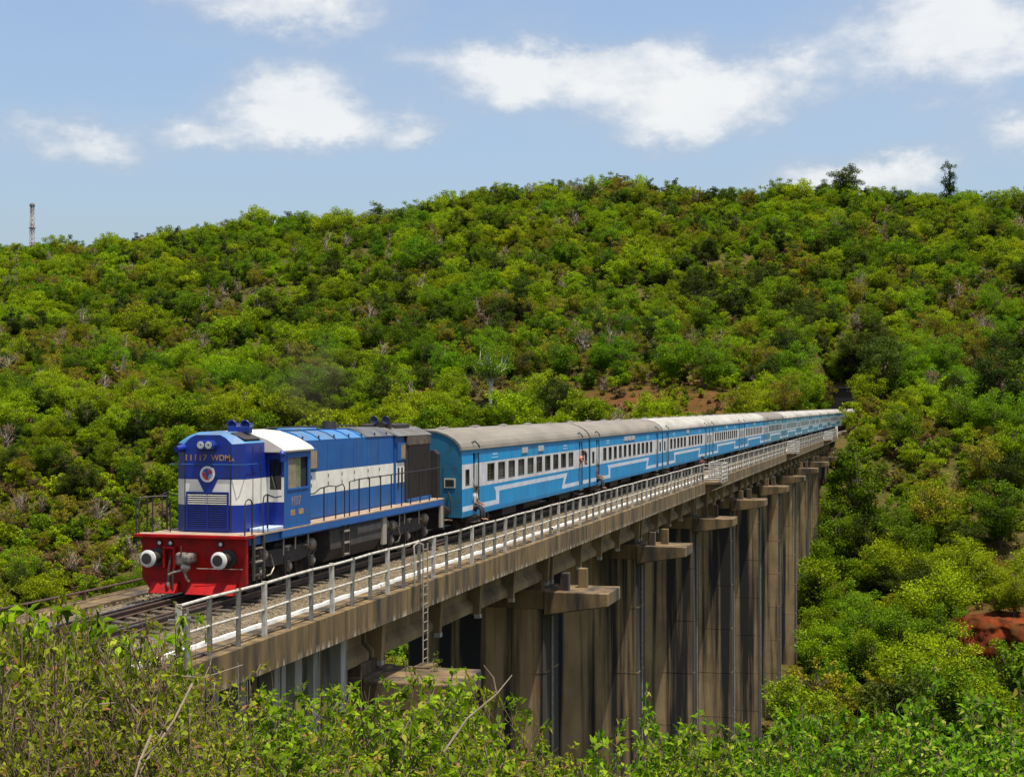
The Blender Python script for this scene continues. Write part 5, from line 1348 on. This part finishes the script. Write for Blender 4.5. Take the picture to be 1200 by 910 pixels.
# ---- where things grow on the slopes
def scatter(cell, ymin, ymax, seed):
    rg = np.random.default_rng(seed)
    xs = np.arange(-520, 140, cell); ys_ = np.arange(ymin, ymax, cell)
    x, y = np.meshgrid(xs, ys_); x = x.ravel() + rg.uniform(-.5, .5, x.size) * cell; y = y.ravel() + rg.uniform(-.5, .5, y.size) * cell
    z = terrain(x, y); px, py = project(x, y, z)
    k = (px > -110) & (px < 1310)
    return x[k], y[k], z[k], px[k], py[k], rg
def allowed(x, y):
    d = np.abs(x - trackx(y))
    ok = ~((d < 7.0) & (y > 20) & (y < 262) & ((terrain(x, y) > -5) | (d < 3.6))) & ~((d < 5.2) & (y >= 255) & (y < PORTAL + 2))
    ok &= ~((x > 21.5) & (x < 75) & (y > 180) & (y < 188.5)) & ~((x > 21) & (x < 75) & (y > 193) & (y < 205) & (fbm(x / 9, y / 9, 77) > .36))
    ok &= (y > 66)
    px, py = project(x, y, terrain(x, y)); ok &= ~((np.abs(px - 575) < 22) & (py > 452) & (py < 505))
    return ok
def ell(px, py, cx, cy, rx, ry): return np.exp(-(((px - cx) / rx) ** 2 + ((py - cy) / ry) ** 2))
PT = []          # x, y, z, scale, kind
for (cell, y0, y1, seed, layer) in ((3.7, 70, 700, 101, 'tree'), (2.1, 130, 330, 102, 'shrub'), (2.8, 330, 690, 103, 'shrub'), (1.35, 135, 345, 104, 'tuft')):
    x, y, z, px, py, rg = scatter(cell, y0, y1, seed)
    ok = allowed(x, y) if layer != 'tuft' else (np.abs(x - trackx(y)) > 5.2) | (z < -4)
    bare = .92 * ell(px, py, 765, 470, 125, 20) + .9 * ell(px, py, 1030, 575, 26, 60) + .6 * ell(px, py, 70, 235 + 75, 60, 14) + .9 * ell(px, py, 1185, 648, 50, 36) + .5 * ell(px, py, 400, 300, 60, 25) + .4 * ell(px, py, 850, 235, 60, 10) + .5 * ell(px, py, 210, 410, 160, 30) + .45 * ell(px, py, 700, 345, 80, 16)
    patch = fbm(x / 22, y / 22, 33)
    dens = np.clip(1.0 - bare * 1.1 - 1.6 * np.clip(patch - .56, 0, 1) * 2 * (1 - .7 * sstep(500, 560, py) * (px < 400)), .06, 1)
    if layer == 'tree': dens *= .86
    elif layer == 'tuft': dens = np.clip(.25 + 1.2 * (1 - dens), 0, .8) * (1 - .85 * ell(px, py, 765, 470, 140, 24))
    else: dens = np.clip(dens * .8 + .12, 0, 1)
    # fewer trees, more scrub on the near left flank of the valley
    left = sstep(520, 610, py) * (1 - sstep(500, 760, px))
    if layer == 'tree': dens = dens * (1 - .1 * left)
    keep = ok & (rg.random(len(x)) < dens)
    dry = .50 + 1.5 * (fbm(x / 38, y / 38, 44) - .5) * 2 + .8 * ell(px, py, 190, 440, 210, 55) + 1.0 * ell(px, py, 760, 470, 180, 40) + .8 * ell(px, py, 80, 660, 120, 50) + .5 * ell(px, py, 1140, 430, 60, 60) + .6 * ell(px, py, 1060, 560, 60, 80) + .5 * ell(px, py, 640, 410, 150, 50)
    drk = .6 * (fbm(x / 26, y / 26, 55) - .34) + .9 * ell(px, py, 1020, 440, 26, 40) + .8 * ell(px, py, 1170, 460, 34, 45) + .4 * ell(px, py, 300, 380, 120, 30) + .3 * ell(px, py, 600, 240, 260, 18) + .5 * ell(px, py, 860, 360, 120, 50)  # dark kinds crowding the tunnel mouth stand in for its shade
    u = rg.random(len(x)); v = rg.random(len(x))
    for i in np.nonzero(keep)[0]:
        s = .45 + 1.15 * rg.random() ** 2.3
        sunny = 1000 < px[i] < 1180 and 478 < py[i] < 660
        if layer == 'tuft': kd = 'tuft' if v[i] < .6 else 'tuftd'
        elif layer == 'tree':
            if u[i] < np.clip(dry[i] * .40, .02, .62): kd = 'dry' if v[i] < .34 else 'olive'
            elif v[i] < np.clip(drk[i], .04, .8): kd = 'dark'
            else: kd = 'bright' if rg.random() < .35 + .5 * float(sstep(.4, .6, fbm(x[i] / 30, y[i] / 30, 66))) else 'mid'
            if sunny and rg.random() < .62: kd = 'olive' if rg.random() < .45 else 'bright'; s *= .8
            s *= .72 if (py[i] > 480 and px[i] < 800 and left[i] > .3) else 1.0
            if y[i] > 560: s *= rg.uniform(.75, 1.2)
            if y[i] > 590 and rg.random() < .12: s *= rg.uniform(1.25, 1.6)
        else:
            kd = 'shrubd' if u[i] < np.clip(dry[i] * .45, .05, .55) * (.5 if left[i] > .3 else 1) else ('shrub' if v[i] < .62 else 'shrubm')
            s *= rg.uniform(.7, 1.25)
        PT.append((x[i], y[i], z[i], s, kd, px[i], py[i]))
# individual trees: the ones that show largest, besides a few with a shape of their own
special = []
def at_px(px, py_base, kind, s):
    """first place along the column where the slope shows at that row"""
    Zs = np.arange(70, 720, .5); x, y = ray_xy(px, Zs); z = terrain(x, y); rows = HY + F * (EYE - z) / Zs
    k = np.nonzero(rows <= py_base)[0]
    k = k[0] if len(k) else -1
    special.append((float(x[k]), float(y[k]), float(z[k]), s, kind, px, py_base))
SPL = {}
def sp(px, py, kind, s, label):
    n = len(special); at_px(px, py, kind, s); SPL[n] = label
sp(575, 478, 'white', 1.05, "tree with pale bare trunk standing above the brown bank behind the train")
sp(1004, 640, 'big', 1.0, "tall leafy tree hugging the right side of the last visible piers")
sp(1113, 250, 'needle', 1.45, "dark feathery tree rising above the ridge line")
sp(1078, 735, 'dark', 1.35, "dark creeper covered tree beside the red earth bank")
sp(1130, 668, 'dark', 1.15, "round dark tree above the red earth bank")
sp(1172, 500, 'dark', 2.2, "big dark tree on the right flank of the hill beside the brown gully")
sp(1095, 640, 'olive', 1.7, "broad olive tree on the slope right of the viaduct")
sp(1168, 700, 'olive', 1.0, "small thin olive tree at the top of the red earth bank")
sp(655, 500, 'dark', 1.5, "dark bushy tree right behind the roof of the first coach")
sp(612, 505, 'bright', 1.4, "bright yellow-green tree right behind the roof of the first coach")
sp(640, 236, 'dark', 1.35, "broad dark tree standing highest on the ridge line")
sp(697, 237, 'dark', .9, "small round dark tree on the ridge right of the highest one")
sp(1003, 476, 'dark', 1.9, "dark tree standing in for shade on the left side of the tunnel mouth")  # dark leaf colour of these tunnel mouth trees stands in for shade
sp(1034, 472, 'dark', 2.0, "dark tree standing in for shade on the right side of the tunnel mouth")
sp(1018, 452, 'dark', 1.7, "dark tree growing on top of the tunnel mouth")
sp(1046, 450, 'dark', 1.6, "dark tree on the slope up right from the tunnel mouth")
sp(996, 458, 'dark', 1.5, "dark tree leaning over the cutting left of the tunnel mouth")
sp(1030, 436, 'dark', 1.7, "upper dark tree on the hill right above the tunnel mouth")
sp(1008, 438, 'dark', 1.5, "upper dark tree on the hill left above the tunnel mouth")
sp(985, 497, 'mid', 1.2, "leafy green tree at the far end of the viaduct above the train")
sp(925, 490, 'mid', 1.3, "broad leafy green tree behind the roofs of the middle coaches")
sp(960, 720, 'mid', 1.2, "green tree with drooping boughs at the foot of the last tall pier")
sp(1030, 700, 'bright', 1.3, "bright green tree on the slope between the piers and the red bank")
arr = np.array([(p[0], p[1], p[2], p[3], p[5], p[6]) for p in PT]); kinds = np.array([p[4] for p in PT])
hts = np.array([{'bright': 5.6, 'mid': 6, 'dark': 6.2, 'olive': 5.4, 'dry': 5.6}.get(k, 0) for k in kinds])
size = hts * arr[:, 3] / depth(arr[:, 0], arr[:, 1]) * ((arr[:, 4] > 0) & (arr[:, 4] < 1200))
# trees hidden by the train, the piers or the near bank are not worth an object of their own
hid = (arr[:, 4] > 180) & (arr[:, 4] < 960) & (arr[:, 5] > 505)
hid |= (arr[:, 5] > 815)
size[hid] = 0
order = np.argsort(-size)[:230]
chosen = set(int(i) for i in order if size[i] > 0)
def ZONE(px, py):
    if py > 490 and px > 930:
        return "close beside the tall piers" if px < 1000 else ("on the slope above the red earth bank" if py < 690 and px > 1080 else ("on the slope between the piers and the red bank" if py < 690 else "in the valley bottom below the red earth bank"))
    if px > 930: return "on the hillside above the tunnel mouth"
    if py > 500: return "on the valley side across from the locomotive's front"
    if px < 170: return "on the hillside below the lattice mast"
    return "on the hillside behind the locomotive" if px < 520 else ("on the hillside behind the first two coaches" if px < 760 else "on the hillside behind the middle coaches")
DESC = {'bright': "bright yellow-green leafy tree", 'mid': "mid green leafy tree", 'dark': "dense dark green tree", 'olive': "thin olive green tree", 'dry': "nearly leafless brown tree",
        'shrub': 'bright green low shrub', 'shrubm': 'green low shrub', 'shrubd': 'brown dry shrub'}
rt = np.random.default_rng(3)
def place_tree(x, y, z, s, kind, label, group):
    name, vars_ = KINDS[kind]; vars_ = FINE.get(kind, vars_); cr, tk = vars_[rt.integers(len(vars_))][:2]
    e = empty(name, (x, y, z - .1), rt.random() * 6.283); e.scale = (s * rt.uniform(.9, 1.15), s * rt.uniform(.9, 1.15), s)
    link("trunk", tk, e); link("crown", cr, e)
    tag(e, label, "tree", group)
for n, p in enumerate(special): place_tree(p[0], p[1], p[2], p[3], p[4], SPL[n], None)
for i in sorted(chosen):
    p = PT[i]; zn = ZONE(p[5], p[6])
    place_tree(p[0], p[1], p[2], p[3], p[4], DESC[p[4]] + " " + zn, DESC[p[4]] + "s " + zn)
# all the others: one wood
rest = [i for i in range(len(PT)) if i not in chosen]
def instanced(name, idx, label, cat):
    varl = []; start = {}
    coll = bpy.data.collections.new(name + "_kinds")
    n = 0
    for k in KINDS:
        start[k] = (n, len(KINDS[k][1]))
        for (c, t, both) in KINDS[k][1]:
            o = bpy.data.objects.new(f"{n:03d}_plant", both); coll.objects.link(o); n += 1
    P = np.array([(PT[i][0], PT[i][1], PT[i][2] - .1) for i in idx]); me = bpy.data.meshes.new(name)
    me.vertices.add(len(P)); me.vertices.foreach_set('co', P.astype(np.float32).ravel())
    rg = np.random.default_rng(8)
    ii = np.array([start[PT[i][4]][0] + rg.integers(start[PT[i][4]][1]) for i in idx], np.int32)
    for nm, ty, val in (('pick', 'INT', ii), ('sc', 'FLOAT', np.array([PT[i][3] for i in idx], np.float32)), ('rot', 'FLOAT', (rg.random(len(idx)) * 6.283).astype(np.float32))):
        at = me.attributes.new(nm, ty, 'POINT'); at.data.foreach_set('value', val)
    o = link(name, me); tag(o, label, cat, kind='stuff')
    ng = bpy.data.node_groups.new(name, 'GeometryNodeTree')
    ng.interface.new_socket("Geometry", in_out='INPUT', socket_type='NodeSocketGeometry'); ng.interface.new_socket("Geometry", in_out='OUTPUT', socket_type='NodeSocketGeometry')
    N = ng.nodes; L = ng.links
    gi = N.new("NodeGroupInput"); go = N.new("NodeGroupOutput"); ip = N.new("GeometryNodeInstanceOnPoints"); ci = N.new("GeometryNodeCollectionInfo")
    ci.inputs['Collection'].default_value = coll; ci.inputs['Separate Children'].default_value = True; ci.inputs['Reset Children'].default_value = True
    def attr(nm, ty):
        a = N.new("GeometryNodeInputNamedAttribute"); a.data_type = ty; a.inputs['Name'].default_value = nm; return a.outputs['Attribute']
    L.new(gi.outputs[0], ip.inputs['Points']); L.new(ci.outputs[0], ip.inputs['Instance']); ip.inputs['Pick Instance'].default_value = True
    L.new(attr('pick', 'INT'), ip.inputs['Instance Index']); L.new(attr('sc', 'FLOAT'), ip.inputs['Scale'])
    cx = N.new("ShaderNodeCombineXYZ"); L.new(attr('rot', 'FLOAT'), cx.inputs[2]); L.new(cx.outputs[0], ip.inputs['Rotation'])
    L.new(ip.outputs[0], go.inputs[0])
    md = o.modifiers.new('plants', 'NODES'); md.node_group = ng
    return o
instanced("hillside_wood", rest, "mixed green scrub woodland covering the hill and the valley sides", "woodland")

# ------------------------------------------------------------------ near bushes: twigs with single leaves
def make_bush(seed, h, w, stems, twigs, leaves, leaf, lm, bark, droop=.3, tiny=0.0):
    rg = np.random.default_rng(seed); parts = []; C = []; D = []
    for k in range(stems):
        a = rg.random() * 6.283; rad = w * .5 * math.sqrt(rg.random()); lean = rg.uniform(.4, 1.0)
        p0 = np.array([rad * .35 * math.cos(a), rad * .35 * math.sin(a), -.25]); hh = h * rg.uniform(.55, 1.0)
        p3 = np.array([rad * lean * math.cos(a), rad * lean * math.sin(a), hh])
        pts = [p0 + (p3 - p0) * t + np.array([rg.normal(0, .05) * w * t, rg.normal(0, .05) * w * t, 0]) + np.array([math.cos(a), math.sin(a), 0]) * .12 * w * math.sin(t * 3.1) for t in np.linspace(0, 1, 6)]
        r0 = rg.uniform(.008, .016); parts.append(tube_np(pts, np.linspace(r0, .003, 6), 5))
        P = np.array(pts)
        for q in range(twigs):
            t = rg.uniform(.25, 1.0) * 5; i = min(int(t), 4); s0 = P[i] + (P[i + 1] - P[i]) * (t - i)
            d = rg.normal(size=3); d[2] = abs(d[2]) * .7 + .1; d /= np.linalg.norm(d); ln = rg.uniform(.16, .48) * (1.15 - t / 7)
            e = s0 + d * ln; m_ = s0 + d * ln * .5 + np.array([0, 0, .04]); e2 = e - np.array([0, 0, droop * ln * .4])
            parts.append(tube_np([s0, m_, e2], [.004, .003, .0015], 3))
            nl = rg.integers(max(2, leaves - 2), leaves + 3)
            for z in range(nl):
                u = (z + .6) / nl; c = s0 * (1 - u) ** 2 + 2 * u * (1 - u) * m_ + u * u * e2
                ld_ = d * .7 + rg.normal(0, .75, 3) + np.array([0, 0, -droop]); ld_ /= np.linalg.norm(ld_)
                C.append(c + ld_ * leaf * .5); D.append(ld_)
    C = np.array(C); D = np.array(D)
    V, Q, lv = leaf_quads(C, leaf, rg, up=.6, aspect=.46, D=D, fold=.5)
    V2, Q2 = V, Q
    tri = [p for p in parts]
    tv, tf = join(parts)
    return np_mesh("foliage", V2, Q2, [LM[lm]], lv), np_mesh("stems", tv, tf, [bark])
BUSH = {
    'scrub': [make_bush(s, 1.5, 1.9, 34, 9, 6, .066, 'scrub', TWIG, .25) for s in (201, 202, 203)],
    'twiggy': [make_bush(s, 1.5, 1.9, 56, 8, 5, .058, 'scrub', TWIG, .2) for s in (205, 206)],
    'fore': [make_bush(s, 1.5, 1.8, 30, 10, 9, .078, 'fore', TWIG, .45) for s in (211, 212, 213)],
    'lush': [make_bush(s, 1.5, 1.9, 36, 13, 10, .076, 'lush', BARK, .45) for s in (221, 222, 223)],
    'broad': [make_bush(s, 1.9, 1.1, 8, 8, 7, .17, 'fore', TWIG, .6) for s in (231, 232)],
    'sprig': [make_bush(s, 1.5, .7, 3, 9, 7, .085, 'fore', TWIG, .4) for s in (241, 242)],
}
rb_ = np.random.default_rng(12)
BL = {'scrub': ("scrub_bush", "small-leaved olive scrub bush on the near bank"), 'twiggy': ("twiggy_bush", "dry brown twiggy bush on the near bank"),
      'fore': ("leafy_bush", "yellow-green leafy bush on the near bank"), 'lush': ("lush_bush", "lush green bush on the near bank"),
      'broad': ("broad_leaf_sapling", "sapling with large drooping pale leaves"), 'sprig': ("leafy_sprig", "slender leafy shoot above the other bushes")}
def bush(px, top, Z, kind, wide=1.0, label=None):
    x, y = ray_xy(px, Z); g = float(terrain(x, y)); zt = EYE - (top - HY) / F * Z
    m = BUSH[kind][rb_.integers(len(BUSH[kind]))]; h0 = 1.9 if kind == 'broad' else 1.5
    h = max(.5, zt - g); s = h / h0
    ws = wide * min(max(s, .75), 1.25)
    e = empty(BL[kind][0], (x, y, g - .05), rb_.random() * 6.283); e.scale = (ws, ws, s)
    link("stems", m[1], e); link("foliage", m[0], e)
    where = [w_ for lim, w_ in ((95, "in front of the ballast shoulder"), (190, "below the end of the white kerb"), (300, "below the pipe standard"), (440, "in front of the abutment pilasters"), (580, "below the ladder's pier bracket"),
             (760, "in front of the shaded middle piers"), (920, "in front of the tallest piers"), (1090, "below the trees right of the piers"), (9999, "below the red earth bank")) if px < lim][0]
    tag(e, BL[kind][1] + " " + where, "bush", BL[kind][0].replace('_', ' ') + " plants " + where)
# outline of the near growth read from the photograph: (column, row of its top)
OX = [-60, 0, 60, 120, 160, 200, 240, 300, 360, 420, 480, 540, 580, 620, 660, 700, 740, 780, 830, 880, 940, 1000, 1060, 1120, 1200, 1260]
OT = [690, 694, 692, 706, 748, 766, 794, 796, 780, 780, 768, 770, 806, 845, 866, 866, 858, 832, 818, 818, 824, 822, 806, 796, 792, 788]
def otop(px): return float(np.interp(px, OX, OT))
for row, (Z, drop, step_) in enumerate(((19.5, 0, 85), (16.8, 18, 92), (14.2, 48, 105), (12.0, 85, 120), (10.2, 130, 135))):
    for px in np.arange(-70 + 31 * (row % 3), 1290, step_):
        p = px + rb_.uniform(-22, 22); Zr = Z + rb_.uniform(-.8, .8)
        k = ('twiggy' if rb_.random() < .42 else 'scrub') if p < 230 + rb_.uniform(-40, 40) else (('fore' if rb_.random() < .72 else 'scrub') if p < 760 + rb_.uniform(-40, 40) else ('lush' if rb_.random() < .75 else 'fore'))
        if p < 215 and row == 0: Zr = 21.5 + rb_.uniform(-1, 1)
        if p < 160 and row < 3: bush(p + 40, otop(p + 40) + drop * .6 + rb_.uniform(-6, 12), Zr - 1.2, 'twiggy' if rb_.random() < .6 else 'scrub', 1.05)
        bush(p, otop(p) + drop + rb_.uniform(-7, 9), Zr, k, 1.0)
for (p, tp_, Z) in ((100, 682, 17.5), (52, 688, 17), (78, 694, 16.2), (118, 708, 16), (12, 700, 16.5), (140, 732, 16.5), (172, 742, 17), (212, 708, 20)): bush(p, tp_, Z, 'broad', .8 if p != 212 else .4)
for (p, tp_, Z) in ((345, 756, 17), (372, 762, 16), (402, 770, 17), (455, 785, 16), (528, 768, 17), (560, 752, 16.5), (592, 772, 16), (606, 770, 17), (508, 782, 15), (718, 800, 16), (742, 812, 15), (812, 806, 17), (858, 800, 16), (905, 806, 17), (990, 808, 16), (1075, 785, 16), (1140, 778, 16), (1185, 780, 17), (250, 786, 18), (290, 790, 17)):
    bush(p, tp_, Z, 'sprig', .9)
e = empty("wall_weed", (4.6, 41.3, -2.76)); e.scale = (.55, .55, .5); tag(e, "small green weed growing on the concrete bracket at the ladder's foot", "weed")
link("stems", BUSH['sprig'][0][1], e); link("foliage", BUSH['sprig'][0][0], e)
# dead branches lying through the thicket
DEAD = mat("dead_branch_grey", (.22, .17, .12), .9, (.13, .10, .07), 8, 3)
for n, pts in enumerate(([(118, 775, 15), (150, 818, 14.6), (188, 862, 14.2), (198, 882, 14)], [(226, 800, 13), (205, 842, 12.6), (172, 890, 12.2), (160, 915, 12)], [(178, 860, 11), (165, 890, 10.8), (158, 915, 10.6)],
                         [(195, 790, 17), (240, 793, 17), (285, 778, 17.3)], [(60, 862, 13), (82, 828, 13.2), (135, 822, 13.4)], [(520, 880, 13), (548, 840, 13.2), (582, 812, 13.4), (600, 790, 13.6)])):
    P3 = []
    for (px, py, Z) in pts:
        x, y = ray_xy(px, Z); P3.append((x, y, EYE - (py - HY) / F * Z))
    b = MB().tube(P3, [.011 - .002 * k for k in range(len(P3))], 6)
    k = len(P3) // 2; q = Vector(P3[k]); e = q + Vector((rb_.normal(0, .15), rb_.normal(0, .1), .25)); b.tube([q, (q + e) / 2 + Vector((.03, 0, .02)), e], [.008, .006, .003], 5)
    o = b.build("dead_branch", DEAD, smooth=True); tag(o, "bare grey dead branch sticking through the near bushes", "branch", "dead branches in the near bushes")

# ------------------------------------------------------------------ diesel smoke over the hood
def exhaust():
    b = MB().ball((0, 0, 0), 1.0, 0, 20, 12); o = b.build("exhaust_smoke", [], fix=True)
    o.location = (-1.0, LY + 9.8, 5.9); o.scale = (1.3, 2.2, 1.7)
    m = bpy.data.materials.new("exhaust_smoke"); m.use_nodes = True; nt = m.node_tree; N = nt.nodes; L = nt.links
    N.remove(N["Principled BSDF"])
    v = N.new("ShaderNodeVolumePrincipled"); v.inputs['Color'].default_value = (.10, .08, .06, 1)
    tc = N.new("ShaderNodeTexCoord"); ln = N.new("ShaderNodeVectorMath"); ln.operation = 'LENGTH'; L.new(tc.outputs['Object'], ln.inputs[0])
    mr = N.new("ShaderNodeMapRange"); mr.inputs['From Min'].default_value = 1.0; mr.inputs['From Max'].default_value = .1; mr.inputs['To Max'].default_value = .62; L.new(ln.outputs['Value'], mr.inputs['Value'])
    n = N.new("ShaderNodeTexNoise"); n.inputs['Scale'].default_value = 1.6; n.inputs['Detail'].default_value = 3; L.new(tc.outputs['Object'], n.inputs['Vector'])
    mu = N.new("ShaderNodeMath"); mu.operation = 'MULTIPLY'; L.new(mr.outputs[0], mu.inputs[0])
    m2 = N.new("ShaderNodeMapRange"); m2.inputs['From Min'].default_value = .4; m2.inputs['From Max'].default_value = .7; L.new(n.outputs['Fac'], m2.inputs['Value']); L.new(m2.outputs[0], mu.inputs[1])
    L.new(mu.outputs[0], v.inputs['Density']); L.new(v.outputs[0], N["Material Output"].inputs['Volume'])
    o.data.materials.append(m); tag(o, "thin dark exhaust smoke drifting over the locomotive hood", "smoke", kind='stuff')
exhaust()
